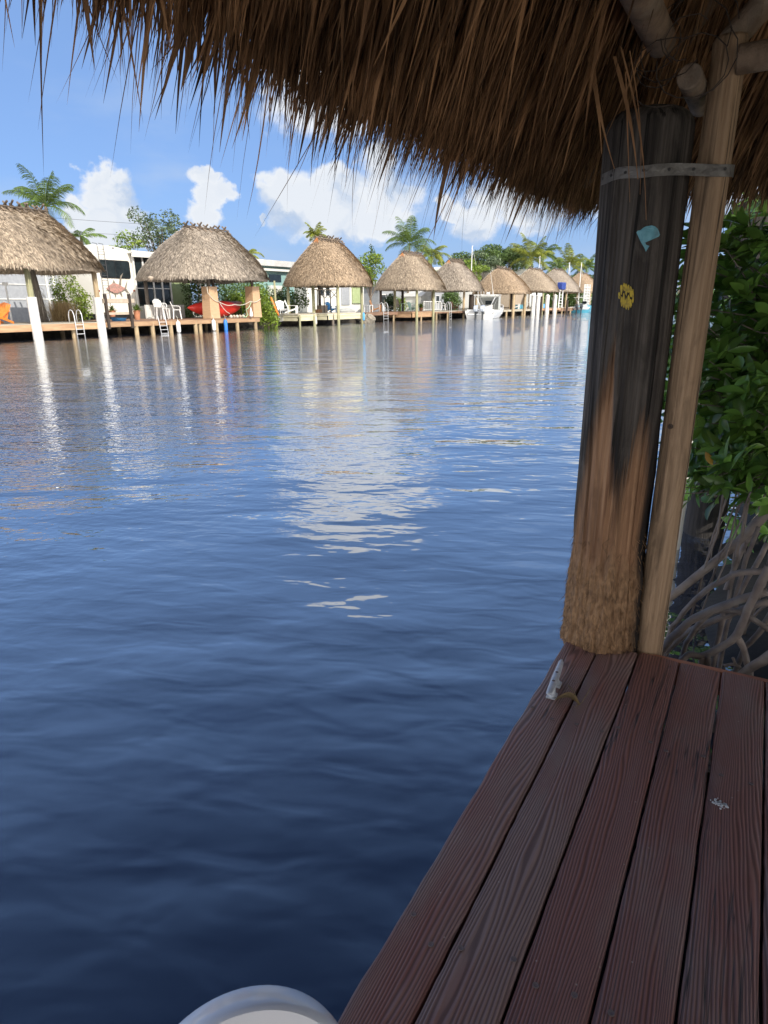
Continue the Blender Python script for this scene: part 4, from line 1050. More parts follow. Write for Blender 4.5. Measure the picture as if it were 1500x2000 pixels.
# ================= huts 5-9
tiki_hut('fifth thatched hut from the left behind the white motor boat', 67.6, 73.4, -30.2, -36.2, 3.1, 6.2, 69.2, 72.2, [(-31.2, 69, .13, 'post_tan'), (-31.2, 72.5, .13, 'post_tan'), (-35.2, 69, .13, 'post_tan')], 7000, 5, sticks=7)
tiki_hut('sixth thatched hut with no gable board beside the boat top', 81.4, 88.8, -29.6, -36.2, 2.95, 5.95, 83.2, 87.6, [(XF - .3, 82.6, .16, 'post_dark'), (XF - .3, 87.6, .16, 'post_tan'), (-35, 82.6, .16, 'post_tan')], 6500, 6, gable=False, sticks=6)
tiki_hut('seventh thatched hut behind the row of white pilings', 94.6, 102.6, -29.8, -36.6, 3.4, 6.45, 96.6, 101.4, [(XF - .3, 95.6, .14, 'post_green'), (XF - .3, 101.4, .14, 'post_green'), (-35.6, 95.6, .14, 'post_tan')], 5500, 7, gable=False, sticks=6)
tiki_hut('eighth thatched hut next to the blue boat cover', 107.5, 117.0, -30.2, -37.2, 3.5, 6.9, 110.2, 115.4, [(XF - .7, 109, .16, 'post_tan'), (XF - .7, 115.6, .16, 'post_tan'), (-36, 109, .16, 'post_dark')], 5000, 8, gable=False, sticks=5)
tiki_hut('farthest thatched hut, nearly hidden by the big dark piling', 124.0, 134.0, -30.6, -37.2, 3.6, 6.9, 126.6, 132.0, [(XF - .8, 125, .16, 'post_tan'), (XF - .8, 132, .16, 'post_tan'), (-36, 125, .16, 'post_dark')], 4500, 9, gable=False, sticks=5)
dock_deck('pale dock beside the white motor boat', 67.0, 79.0, -31.0, -36.0, .80, 'deck_pale', 'deck_brown', [(-31.1, 70, .14), (-31.1, 74.5, .14), (-31.1, 78.6, .14)], .2)
dock_deck('whitish planked dock under the sixth hut', 79.3, 91.4, XF, -36.0, .78, 'deck_pale', 'deck_pale', [(XF - .1, y, .15) for y in (80.4, 83, 86.4, 90.4)], .2)
dock_deck('tan dock among white pilings under the seventh hut', 91.8, 104.0, XF, -36.6, .80, 'deck_orange', 'deck_orange', [(XF - .1, y, .15) for y in (94, 98, 102)], .22)
dock_deck('dark skirted dock under the eighth hut', 104.3, 119.0, XF - .3, -37, .85, 'deck_pale', 'deck_brown', [(XF - .4, y, .15) for y in (106, 111, 116)], .5)
dock_deck('distant brown dock under the farthest hut', 121, 138, XF - .6, -37, .85, 'deck_brown', 'deck_brown', [(XF - .8, y, .15) for y in (124, 130, 136)], .3)
k5_ = lambda x, y: (900 + x * .18, 460 + y * .18)
def at5(x, y, X): return at(*k5_(x, y), X)
for i, (x, lab) in enumerate(((782, 'nearest of the four tall white pilings before the seventh hut'), (832, 'second of the four tall white pilings before the seventh hut'), (932, 'third of the four tall white pilings before the seventh hut'), (1015, 'farthest of the four tall white pilings before the seventh hut'))):
    q = at5(x, 800, XF + .25); zt9 = at5(x, 640, XF + .25).z; t = thing('white_piling', lab, 'piling', (q.x, q.y, 0), 0, 'tall white pilings before the seventh hut')
    b = MB(); b.cyl((0, 0, -2), (0, 0, zt9 - .2), .30, n=18); b.build('sleeve', M['vinyl'], t, auto=40); b = MB(); b.lathe([(.33, 0), (.33, .05), (.04, .28)], (0, 0, zt9 - .2), 18); b.build('cap', M['vinyl'], t, auto=40)
for i, (x, lab) in enumerate(((568, 'short brown piling with a chair beside it under the sixth hut'), (690, 'thin tan piling at the far side of the sixth hut'), (868, 'dark thin piling between two white pilings'), (1150, 'dark short piling at the end of the seventh dock'))):
    q = at5(x, 800, XF + .15); zt9 = at5(x, (640, 600, 660, 700)[i], XF).z; t = thing('dock_piling', lab, 'piling', (q.x, q.y, 0), 0, 'bare wooden pilings along the far docks')
    b = MB(); b.cyl((0, 0, -2), (0, 0, zt9), .2, .17, n=12); b.build('pole', M[('post_tan', 'post_tan', 'post_dark', 'post_dark')[i]], t, auto=40)
q = at5(603, 720, XF - .6); adirondack('white adirondack chair under the sixth hut', (q.x, q.y, .8), R(-80), 'white', 1.2)
q = at5(730, 760, XF - .5); plastic_chair('white plastic chair just before the white pilings', (q.x, q.y, .8), R(-60), 'white', .2)
q = at5(885, 740, XF - 1); bx('blue cooler box behind the white pilings', 'cooler', 'cooler', (q.x, q.y, 1.15), (.8, 1.6, .6), 'sky_blue')
q = at5(635, 745, XF - 1); bx('teal storage box under the sixth hut', 'storage_box', 'box', (q.x, q.y, 1.1), (.7, 1.2, .55), 'teal_boat')
# tower chair with navy cover
q = at5(1095, 545, XF - .4); zb9 = q.z
lt = thing('tower_seat', 'white lookout seat with navy blue cover between the seventh and eighth huts', 'seat', (XF - .4, q.y, .8))
b = MB(); b.box((XF - .4, q.y, zb9 - .05), (.9, 1.9, 1.1)); b.build('cover', M['navy'], lt, world=True, bevel=.15, seg=3)
for s in (-.8, .8): b = MB(); b.tube([(XF - .4, q.y + s * 1.2, .8), (XF - .4, q.y + s, zb9 - .55)], .1, 8); b.build('leg', M['white'], lt, world=True)
b = MB()
for k in range(5): b.box((XF - .4, q.y, 1.1 + k * .42), (.1, 1.7, .07))
b.build('rungs', M['white'], lt, world=True)
# white lattice tower / ladder frame at the far right
q = at5(1372, 580, XF - .5); tw = thing('white_lattice_frame', 'white lattice frame standing at the farthest dock beside the dark piling', 'frame', (XF - .5, q.y, .8))
b = MB(); wd = 3.8
for s in (-1, 0, 1): b.box((XF - .5, q.y + s * wd / 2, 2.7), (.14, .14, 4.0))
for k in range(9): b.box((XF - .5, q.y, .95 + k * .46), (.10, wd, .07))
for s in (-.75, -.5, -.25, .25, .5, .75): b.box((XF - .56, q.y + s * wd / 2, 2.7), (.06, .07, 3.7))
b.build('lattice', M['white'], tw, world=True)

# ---- boats
def boat(lab, p, rz, L_, Bm, m, engines=2, top=True, name='motor_boat', canvas_=True, em='engine'):
    t = thing(name, lab, 'boat', p, rz)               # bow along +y, waterline z = 0
    b = MB(); V, Fc = [], []; n = 20
    secs = []
    for i in range(n + 1):
        u = i / n; hb = Bm / 2 * (1 - max(0, (u - .45) / .55) ** 2.2) + .01; sheer = .82 + .45 * u ** 2; keel = -.35 + .9 * max(0, (u - .75) / .25) ** 2
        chine = hb * (.86 - .25 * u); zc = .02 + .28 * max(0, (u - .5) * 2) ** 2
        row = [(0, keel), (chine, zc), (hb * .97, sheer * .55 + .1), (hb, sheer), (hb - .12 if hb > .2 else hb * .4, sheer + .01), (hb - .14 if hb > .2 else hb * .3, .42 + (.0 if u < .72 else (sheer - .42) * .94)), (0, .42 + (0 if u < .72 else (sheer - .42) * 1.0))]
        secs.append(row)
        y = u * L_
        full = [(-x, y, z) for x, z in row[::-1]] + [(x, y, z) for x, z in row[1:-1]]
        V += full
    m_ = len(full)
    for i in range(n):
        for k in range(m_): Fc.append((i * m_ + k, i * m_ + (k + 1) % m_, (i + 1) * m_ + (k + 1) % m_, (i + 1) * m_ + k))
    Fc.append(tuple(range(m_ - 1, -1, -1))); Fc.append(tuple(range(n * m_, n * m_ + m_)))
    b.add(V, Fc); b.build('hull', M[m], t, auto=35)
    b = MB(); b.box((0, .28, .72), (Bm * .92, .35, .42)); b.build('transom', M['gel'], t, bevel=.05)
    b = MB(); b.prism([(L_ * .40, .42), (L_ * .55, .42), (L_ * .53, 1.2), (L_ * .50, 1.45), (L_ * .42, 1.3)], 0, .95); cn = b.build('console', M['gel'], t, bevel=.05)
    b = MB(); b.add([(-.42, L_ * .50, 1.38), (.42, L_ * .50, 1.38), (.36, L_ * .47, 1.85), (-.36, L_ * .47, 1.85)], [(0, 1, 2, 3)]); b.build('windscreen', M['glass_dark'], cn)
    b = MB(); b.box((0, L_ * .33, .8), (.95, .5, .75)); b.build('seat', M['gel'], t, bevel=.06)
    if top:
        b = MB(); b.box((0, L_ * .40, 2.42), (Bm * .82, 2.3, .07)); tp = b.build('hard_top', M['gel'], t, bevel=.03)
        for sx in (-1, 1):
            for yy in (.30, .49): b = MB(); b.tube([(sx * .55, L_ * (yy + .02), .45), (sx * .62, L_ * yy, 1.4), (sx * Bm * .36, L_ * yy - .1, 2.40)], .035, 8); b.build('top_post', M['white_metal'], t, smooth=True)
        b = MB()
        for k in range(6): b.tube([(-.8 + k * .32, L_ * .40 - 1.1, 2.44), (-.8 + k * .32, L_ * .40 - 1.25, 2.78)], .028, 6)
        b.build('rod_holders', M['white_metal'], tp)
        b = MB(); b.lathe([(.03, 0), (.03, .08), (.2, .08), (.24, .14), (.2, .22), (.05, .25)], (0, L_ * .42, 2.46), 14); b.build('radar_dome', M['gel'], tp, smooth=True)
        if canvas_: b = MB(); b.box((0, L_ * .55, 1.6), (Bm * .74, .03, 1.45)); b.box((Bm * .37, L_ * .49, 1.6), (.03, L_ * .12, 1.4)); b.build('canvas_enclosure', M['canvas'], t)
    for k in range(engines):
        ex = (k - (engines - 1) / 2) * .75
        e = MB(); V = []
        e.prism([(-.62, .72), (-.05, .70), (.0, 1.0), (-.08, 1.30), (-.25, 1.40), (-.55, 1.28), (-.66, 1.0)], 0, .42, (ex, 0, 0)); en = e.build('outboard_motor', M[em], t, bevel=.09, seg=3)
        e = MB(); e.prism([(-.50, .74), (-.14, .74), (-.2, .1), (-.3, -.28), (-.52, -.28), (-.48, .1)], 0, .16, (ex, 0, 0)); e.prism([(-.75, -.02), (-.2, -.02), (-.2, .01), (-.75, .01)], 0, .26, (ex, 0, 0)); e.tube([(ex, -.75, -.34), (ex, -.55, -.32), (ex, -.2, -.34)], [.05, .1, .04], 8); e.build('lower_unit', M['engine_dark'], en, bevel=.02)
        e = MB(); e.box((ex, -.06, .68), (.26, .22, .35)); e.build('bracket', M['engine_dark'], en)
    b = MB(); rp = []
    for i in range(9): u = .55 + i * .05; hb = Bm / 2 * (1 - max(0, (u - .45) / .55) ** 2.2); rp.append((hb - .05, u * L_, .82 + .45 * u * u + .32))
    b.tube(rp, .02, 6); b.tube([(-x, y, z) for x, y, z in rp], .02, 6)
    for (x, y, z) in rp[::2]:
        for s in (-1, 1): b.cyl((s * x, y, z - .33), (s * x, y, z), .015, n=5)
    b.build('bow_rail', M['white_metal'], t)
    return t
boat('white centre console motor boat with two outboards and hard top', (-27.6, 65.2, 0), R(10), 8.8, 3.2, 'gel')
boat('small blue motor boat with twin dark outboards moored far up the canal', (-29.6, 112.5, 0), R(3), 7.5, 3.6, 'teal_boat', 2, True, canvas_=False, em='engine_dark')
q = at4(1248, 1100, -31.3); t = thing('dark_piling', 'short thick black piling left of the white motor boat', 'piling', (-31.0, q.y, 0)); b = MB(); b.cyl((0, 0, -2), (0, 0, at4(1248, 1010, -31).z), .32, n=14); b.build('pole', M['post_dark'], t, auto=40)
rod = at5(345, 500, -29.6)
# ---- behind the huts: trailers, houses, trees, palms, mast, wires
for i, (pa, pb, ya, yb, X, m, lab) in enumerate(((918, 950, 521, 560, -44, 'house_white', 'white boxy camper roof rising between the fifth and sixth huts'),
                                     (985, 1020, 520, 560, -44, 'rv_white', 'pale camper behind the sixth and seventh huts'),
                                     (1070, 1100, 529, 560, -44, 'house_white', 'low white camper behind the eighth hut'),
                                     (1040, 1060, 540, 590, -38.5, 'beige', 'beige shed between the seventh and eighth huts'),
                                     (985, 1004, 565, 600, -37.5, 'house_white', 'white cabin seen beneath the sixth hut'))):
    y0, y1 = at(pa, 0, X).y, at(pb, 0, X).y; zt7 = at(pa, ya, X).z
    t = thing('camper', lab, 'camper', (X, (y0 + y1) / 2, .62)); b = MB()
    b.prism([(y0, .9), (y1, .9), (y1 - .1, zt7 - .9), (y1 - 1.6, zt7), (y0 + .3, zt7), (y0, zt7 - .3)], 0, 5, (X - 2.5, 0, 0)); b.build('body', M[m], t, world=True, bevel=.08)
    b = MB(); b.box((X + .02, (y0 + y1) / 2, zt7 - 1.5), (.05, (y1 - y0) * .5, .7)); b.build('window', M['glass_dark'], t, world=True)
    b = MB(); b.cyl((X - 2.5, y0 + .0, .9), (X - 2.5, y0 + .3, .9), .35); b.build('wheel', M['black'], t, world=True)
    if X < -43:
        for q_ in (-1, 1): b = MB(); b.box((X - 2.5 + q_, (y0 + y1) / 2, zt7 + .12), (.7, .7, .22)); b.build('roof_vent', M['rv_grey'], t, world=True)
def T(px, pyt, X, r, m, lab, seed, **k):
    q = at(px, pyt, X); return tree(lab, (X, q.y, .6), q.z - .6, r, m, seed, **k)
T(303, 402, -43, (1.8, 2.1, 2.0), 'leaf_grey', 'airy grey-green tree rising between trailer and kayak hut', 61, nb=24, size=.12, dens=24, bs=.30)
T(248, 452, -44, (1.4, 1.9, 1.1), 'leaf_bright', 'light green tree top just above the cream trailer', 62, nb=14, size=.12, bs=.34)
T(338, 440, -44, (1.2, 1.4, 1.4), 'leaf_grey', 'small grey-green tree close behind the kayak hut roof', 63, nb=10, size=.12, bs=.34)
T(722, 488, -40, (1.7, 2.3, 2.2), 'leaf_bright', 'yellow-green tree between the two gabled huts', 64, nb=20, size=.14, bs=.32)
T(726, 472, -40.5, (.35, .4, 1.0), 'leaf_mid', 'thin leafy spire poking above the yellow-green tree', 65, nb=7, size=.12, bs=.5, trunk=False)
T(938, 484, -46, (4.0, 4.5, 2.4), 'leaf_grey', 'wide olive tree behind the mast', 66, nb=24, size=.22, dens=13, bs=.32)
T(930, 506, -41.5, (1.6, 4.2, 1.7), 'leaf_bright', 'bright green shrubby tree right behind the fifth hut', 67, nb=18, size=.18, dens=16, bs=.34)
T(975, 476, -50, (4.5, 6.0, 3.0), 'leaf_mid', 'large dark green tree behind the sixth hut', 68, nb=26, size=.24, dens=11, bs=.32)
T(1006, 478, -50, (4, 6.0, 3.0), 'leaf_grey', 'olive green tree right of the large dark tree', 69, nb=22, size=.24, dens=11, bs=.32)
T(908, 492, -48, (3, 3.4, 2.0), 'leaf_mid', 'green tree left of the mast', 70, nb=16, size=.2, dens=13, bs=.34)
T(848, 505, -42, (1.2, 3.4, 1.5), 'leaf_bright', 'low green tree behind the tallest palm', 71, nb=12, size=.16, bs=.36)
for i, px in enumerate((1060, 1100, 1128, 1150, 1200, 1260, 1330)):
    T(px, 532 + (i % 2) * 6, -50, (4, 7 + i, 2.2), ('leaf_grey', 'leaf_mid')[i % 2], ('dull green tree behind the seventh hut', 'dark tree behind the eighth hut', 'low tree left of the farthest hut', 'low tree right of the farthest hut',
      'first distant tree beyond the last hut', 'second distant tree beyond the last hut', 'last distant tree up the canal')[i], 80 + i, nb=12, size=.36, dens=6, bs=.36)
def PT(px, py, X, fl, nf, lab, seed, **k):            # px,py: the heart of the crown
    q = at(px, py, X); return palm(lab, (X, q.y, .6), q.z - .6, fl, nf, seed, **k)
PT(80, 402, -39, 2.5, 17, 'coconut palm behind the leftmost hut, fronds spread wide', 101, lean=(0, .3), spread=(-.05, 1.35))
PT(158, 462, -40, 1.5, 7, 'low palm whose drooping frond shows right of the leftmost hut', 102, spread=(-.2, .7))
PT(484, 496, -42, 1.6, 8, 'small palm peeking over the right slope of the kayak hut', 103, spread=(-.2, .8), m='palm_yellow')
PT(616, 462, -41, 1.6, 14, 'palm tuft directly above the ridge of the green-posted hut', 104, spread=(.0, 1.2), m='palm_yellow')
PT(797, 478, -39, 3.6, 20, 'tallest coconut palm above the second gabled hut', 105, lean=(0, .4), spread=(-.25, 1.4), wid=1.3)
PT(843, 497, -41, 3.0, 18, 'yellowish palm right of the tallest palm', 106, spread=(-.5, .9), m='palm_yellow', wid=1.4)
PT(1038, 505, -43, 5.4, 18, 'big palm with yellow centre above the seventh hut', 107, spread=(-.3, 1.4), m='palm_yellow', wid=2.2)
PT(1062, 495, -46, 4.2, 14, 'dark palm just right of the yellow-centred palm', 108, spread=(-.4, 1.0), wid=2.2)
PT(1112, 518, -44, 5.0, 16, 'bright palm above the eighth hut', 109, spread=(-.3, 1.3), m='palm_yellow', wid=2.6)
PT(1085, 522, -46, 3.6, 12, 'small palm left of the bright palm', 110, spread=(-.3, 1.0), wid=2.4)
PT(1146, 522, -44, 4.6, 15, 'palm beside the big dark piling above the farthest hut', 111, spread=(-.3, 1.2), wid=2.6)
for (px, ya, yb, X, lab, nm) in ((921, 480, 520, -38, 'thin white mast with stays left of the large dark tree', 'mast'), (1162 - 30, 512, 560, -33, 'slim white pole in front of the farthest hut', 'pole'),
                                 (1110, 512, 545, -33, 'slim white pole above the eighth hut', 'pole'), (1052, 500, 540, -40, 'white pole top among the palms', 'pole')):
    a, c = at(px, ya, X), at(px, yb, X); t = thing('mast', lab, 'mast', (X, c.y, .62))
    b = MB(); b.cyl((X, c.y, .62), (X, c.y, a.z), .09, .06, n=8); b.build('pole', M['white'], t, world=True)
    b = MB(); b.tube([(X, c.y, a.z - .1), (X, c.y + 1.6, a.z - 2.4)], .02, 4); b.tube([(X, c.y, a.z), (X, c.y + .4, a.z)], .03, 4); b.build('stay', M['white'], t, world=True)
b = MB(); a, c = at(958, 530, -29.3), at(963, 560, -29.3)
b.tube([(-29.3, a.y, a.z), (-29.2, c.y, 2.5)], [.015, .03], 5); tag(b.build('fishing_rod', M['white'], loc=(-29.2, c.y, 2.5)), 'thin white outrigger rod standing on the motor boat', 'fishing rod')
for i, (za, zb7, lab) in enumerate(((9.6, 9.0, 'upper power line across the clouds'), (8.6, 8.0, 'lower power line across the clouds'))):
    b = MB(); pts = []
    for k in range(31): t_ = k / 30; pts.append((-52, -20 + 69 * t_, za + (zb7 - za) * t_ - 1.2 * math.sin(math.pi * t_)))
    b.tube(pts, .012, 4); tag(b.build('power_line', M['wire'], loc=pts[0]), lab, 'wire')
for i, (y, lab) in enumerate(((-20, 'wooden utility pole left of the view'), (49, 'wooden utility pole hidden behind the kayak hut'))):
    t = thing('utility_pole', lab, 'pole', (-52, y, .6)); b = MB(); b.cyl((-52, y, .6), (-52, y, 9.8 if i == 0 else 9.2), .14, n=10); b.build('pole', M['post_grey'], t, world=True); b = MB(); b.box((-52, y, 9.2 if i == 0 else 8.8), (.1, 1.6, .1)); b.build('crossarm', M['post_grey'], t, world=True)
b = MB(); rg = np.random.default_rng(5); bl = []
for k in range(46):
    if k < 26: x, y = -46 - rg.uniform(0, 10), 135 + k * 5.5
    else: x, y = -46 + (k - 26) * 4.6, 262 + rg.uniform(-6, 6)
    bl.append((x, y, 2.2 + rg.uniform(-.4, 1.0), 4.0, 5.5, 2.6 + rg.uniform(0, 1.4)))
leaf_cloud(b, bl, 3.0, .6, rg); tag(b.build('distant_trees', M['leaf_mid']), 'hazy line of far trees closing the end of the canal', 'trees', kind='stuff')
# ================================================================ NEAR: dock, pilings, thatched roof, mangrove, chair
DZ = .35                                             # top of our dock above the water
def wood_paint():
    m = bpy.data.materials.new('dock_boards'); m.use_nodes = True
    N, L = m.node_tree.nodes, m.node_tree.links
    b = N['Principled BSDF']
    tc = N.new('ShaderNodeTexCoord'); at_ = N.new('ShaderNodeAttribute'); at_.attribute_name = 'rnd'
    cb = N.new('ShaderNodeCombineXYZ')
    def ma(op, a, b_=None, c=None):
        n = N.new('ShaderNodeMath'); n.operation = op
        for i, v in enumerate((a, b_, c)):
            if v is None: continue
            if isinstance(v, (int, float)): n.inputs[i].default_value = v
            else: L.new(v, n.inputs[i])
        return n.outputs[0]
    L.new(ma('MULTIPLY', at_.outputs['Fac'], 31.7), cb.inputs[0]); L.new(ma('MULTIPLY', at_.outputs['Fac'], 57.3), cb.inputs[1])
    ad = N.new('ShaderNodeVectorMath'); L.new(tc.outputs['Object'], ad.inputs[0]); L.new(cb.outputs[0], ad.inputs[1])
    P = ad.outputs[0]
    def noise(st, scale=1., det=2., ro=.5, dist=0.):
        mp = N.new('ShaderNodeMapping'); mp.inputs['Scale'].default_value = st; L.new(P, mp.inputs[0])
        n = N.new('ShaderNodeTexNoise'); n.inputs['Scale'].default_value = scale; n.inputs['Detail'].default_value = det
        n.inputs['Roughness'].default_value = ro; n.inputs['Distortion'].default_value = dist
        L.new(mp.outputs[0], n.inputs['Vector']); return n.outputs[0]
    def rmp(v, a, b_, lo=0., hi=1.):
        n = N.new('ShaderNodeMapRange'); L.new(v, n.inputs[0])
        for i, q in enumerate((a, b_, lo, hi)): n.inputs[i + 1].default_value = q
        return n.outputs[0]
    sp = N.new('ShaderNodeSeparateXYZ'); L.new(P, sp.inputs[0])
    field = ma('ADD', ma('MULTIPLY', sp.outputs[0], 150.), ma('MULTIPLY', noise((9, .8, 1), det=2., ro=.4, dist=.2), 20.))
    field = ma('ADD', field, ma('MULTIPLY', noise((40, 5, 1), det=2.), 1.0))
    wave = ma('ADD', ma('MULTIPLY', ma('SINE', ma('MULTIPLY', field, 6.2832)), .5), .5)
    ridge = ma('POWER', wave, 1.7)
    fib = noise((420, 9, 1), det=3.)
    blot = noise((7, 2.2, 1), det=5., ro=.6)
    crack = ma('MULTIPLY', rmp(ma('ABSOLUTE', ma('SUBTRACT', noise((26, .8, 1), det=3.), .5)), .012, .0), rmp(noise((3, 1.5, 1)), .5, .62))
    def mix(f, a, c):
        n = N.new('ShaderNodeMix'); n.data_type = 'RGBA'
        if isinstance(f, float): n.inputs[0].default_value = f
        else: L.new(f, n.inputs[0])
        for i, v in ((6, a), (7, c)):
            if isinstance(v, tuple): n.inputs[i].default_value = (*v, 1)
            else: L.new(v, n.inputs[i])
        return n.outputs[2]
    red = mix(blot, (.20, .084, .068), (.30, .130, .106))
    worn = mix(fib, (.20, .150, .138), (.33, .25, .23))
    wornf = ma('MULTIPLY', rmp(ma('ADD', blot, ma('MULTIPLY', rmp(at_.outputs['Fac'], 0, 1, -.12, .16), 1.)), .45, .66), .85)
    col = mix(wornf, red, worn)
    col = mix(ma('MULTIPLY', ridge, .42), mix(.45, col, (.05, .028, .026)), mix(.16, col, (.42, .27, .23)))
    col = mix(ma('MULTIPLY', rmp(ridge, .25, 0), .55), col, (.045, .024, .022))
    col = mix(crack, col, (.006, .004, .004))
    dust = N.new('ShaderNodeTexVoronoi'); dust.inputs['Scale'].default_value = 23; L.new(P, dust.inputs['Vector'])
    dmask = ma('MULTIPLY', rmp(dust.outputs['Distance'], .06, .02), .55)
    col = mix(dmask, col, (.36, .33, .30))
    pit = N.new('ShaderNodeTexVoronoi'); pit.inputs['Scale'].default_value = 9; mpp = N.new('ShaderNodeMapping'); mpp.inputs['Scale'].default_value = (1, .55, 1)
    L.new(P, mpp.inputs[0]); L.new(mpp.outputs[0], pit.inputs['Vector'])
    col = mix(ma('MULTIPLY', rmp(pit.outputs['Distance'], .045, .02), .85), col, (.012, .008, .007))
    L.new(col, b.inputs['Base Color'])
    L.new(rmp(ma('ADD', fib, blot), .7, 1.3, .38, .62), b.inputs['Roughness'])
    b.inputs['Specular IOR Level'].default_value = .4
    h = ma('ADD', ma('MULTIPLY', ridge, .0011), ma('MULTIPLY', fib, .00035))
    h = ma('SUBTRACT', h, ma('MULTIPLY', crack, .003))
    h = ma('ADD', h, ma('MULTIPLY', blot, .0009))
    bp = N.new('ShaderNodeBump'); bp.inputs['Distance'].default_value = 1; bp.inputs['Strength'].default_value = 1
    L.new(h, bp.inputs['Height']); L.new(bp.outputs[0], b.inputs['Normal'])
    return m
M['dock'] = wood_paint()
M['dock_edge'] = mat('dock_edge', (.30, .13, .08), (.16, .06, .04), .7, scale=6, stretch=(1, .2, 2), bump=.4, rnd=.2)
dock = thing('wooden_dock', 'weathered dark red-brown plank dock in the foreground under the thatched roof', 'dock', (0, 0, 0), R(1.0))
edges = [-.452, -.336, -.208, -.078, .047, .171, .297, .423, .55, .676, .80, .93, 1.06, 1.19, 1.32, 1.45, 1.58, 1.71, 1.84, 1.97, 2.1]
bm_ = MB()
DEND = 2.10
for i in range(len(edges) - 1):
    x0, x1 = edges[i] + .0028, edges[i + 1] - .0028
    ny, nx = (150, 7) if x0 < .35 else (20, 3)
    ya, yb = -2.4, DEND + .045 * (edges[i] + .2) + random.uniform(-.004, .003)
    V, Fc = [], []
    sdx = random.random() * 50
    for j in range(ny + 1):
        t = j / ny
        y = ya + (yb - ya) * t
        wl = .0022 * mnoise.noise(Vector((sdx, y * 6, 0))) + .002 * mnoise.noise(Vector((sdx, y * 28, 5)))
        if i == 0: wl = .0025 * mnoise.noise(Vector((sdx, y * 2.3, 0))) + .004 * mnoise.noise(Vector((sdx, y * 11, 5)))
        wr = .0022 * mnoise.noise(Vector((sdx + 9, y * 6, 0)))
        xs = [x0 + wl] + [x0 + wl * (1 - k / nx) + (x1 - x0) * k / nx for k in range(1, nx)] + [x1 + wr]
        xs = [xs[0]] + [xs[0] + .004] + xs[1:-1] + [xs[-1] - .004] + [xs[-1]]
        row = [(xs[0], y, DZ - .034), (xs[0], y, DZ - .005)]
        for k, x in enumerate(xs[1:-1]):
            cup = -.0015 * math.cos(k / (len(xs) - 3) * math.pi * 2)
            row.append((x, y, DZ - .0004 + cup * .6 + .0012 * mnoise.noise(Vector((x * 18, y * 3, sdx)))))
        row += [(xs[-1], y, DZ - .005), (xs[-1], y, DZ - .034)]
        V += row
    m_ = len(row)
    for j in range(ny):
        for k in range(m_ - 1):
            Fc.append((j * m_ + k, j * m_ + k + 1, (j + 1) * m_ + k + 1, (j + 1) * m_ + k))
    Fc.append(tuple(ny * m_ + k for k in range(m_)))
    Fc.append(tuple(k for k in range(m_ - 1, -1, -1)))
    bm_.add(V, [f[::-1] for f in Fc], (.62, .95, .08, .4, .22, .55)[i] if i < 6 else None)
bm_.build('deck_boards', M['dock'], dock, auto=50)
b = MB()
b.box((-.405, -.2, DZ - .12), (.04, 4.4, .15))
for y in (-1.6, -.8, 0., .8, 1.6): b.box((.85, y, DZ - .11), (2.5, .045, .14))
b.build('joists', M['post_dark'], dock)
b = MB(); b.bar((-.20, DEND + .022, DZ - .055), (2.1, DEND + .022 + .104, DZ - .055), .022, .09)
b.build('end_trim', M['dock_edge'], dock, bevel=.002)
for (x, y) in ((-.33, 1.1), (2.0, 1.1), (-.33, -1.7), (2.0, -1.7), (2.0, 2.0)):
    b = MB(); b.cyl((x, y, -2.2), (x, y, DZ - .05), .07, n=16); b.build('piling', M['post_dark'], dock)
# deck screws
sc_m = mat('screw', (.16, .13, .13), (.09, .07, .07), .6, metal=.3)
base_s = None
for i in range(6):
    for y in (1.62, .82):
        for q in (.22, .8):
            x = edges[i] * (1 - q) + edges[i + 1] * q + random.uniform(-.012, .012); yy = y + random.uniform(-.05, .05)
            if base_s is None:
                b = MB(); b.lathe([(.0045, 0), (.0045, .0012), (.0036, .002), (.0016, .0012)], (0, 0, 0), 10)
                base_s = b.build('screw', sc_m, dock); s_ = base_s
            else:
                s_ = base_s.copy(); COL.objects.link(s_); s_.parent = dock
            s_.scale = (1.3, 1.3, 1); s_.location = (x, yy, DZ + .0004)
b = MB()
for k in range(46):
    a = random.gauss(0, 1) * .008; c = random.gauss(0, 1) * .006
    b.cyl((.045 + .035 + a, 1.46 + c, DZ), (.08 + a, 1.46 + c, DZ + .0022), random.uniform(.0008, .003), n=6)
o = b.build('bird_dropping', mat('dropping', (.62, .66, .70), None, .8), dock)

# ---- galvanised cleat
galv = mat('galvanised', (.50, .53, .57), (.36, .39, .43), .45, metal=.35, scale=45, bump=.15, bscale=120, bdist=.0006)
def onz(px, py, z):
    d = ray(px, py); return CAM + d * ((z - 1.5) / d.z)
ca, cbv = onz(1097, 1292, DZ + .045), onz(1070, 1360, DZ + .045)
cl = thing('dock_cleat', 'galvanised metal boat cleat screwed to the outer plank near the big piling', 'cleat',
           ((ca.x + cbv.x) / 2, (ca.y + cbv.y) / 2, DZ), math.atan2((ca - cbv).y, (ca - cbv).x))
b = MB(); Lc = (ca - cbv).length / 2
pts, rad = [], []
for k in range(21):
    t = -1 + k / 10
    pts.append((t * Lc, 0, .043 + .008 * abs(t) ** 2.2)); rad.append(.0115 - .004 * abs(t) ** 1.6 if abs(t) < .99 else .0035)
b.tube(pts, rad, 14, sq=.72)
b.build('horn', galv, cl, smooth=True)
for sgn in (-1, 1):
    b = MB()
    b.tube([(sgn * .036, 0, 0), (sgn * .034, 0, .008), (sgn * .027, 0, .022), (sgn * .024, 0, .042)], [.016, .013, .009, .009], 14)
    b.box((sgn * .034, 0, .003), (.034, .030, .007))
    b.build('foot', galv, cl, auto=40, bevel=.0015)
    b = MB(); b.lathe([(.0048, 0), (.0048, .0008), (.003, .0004)], (sgn * .026, 0, .0512), 12); b.build('bolt', sc_m, cl)
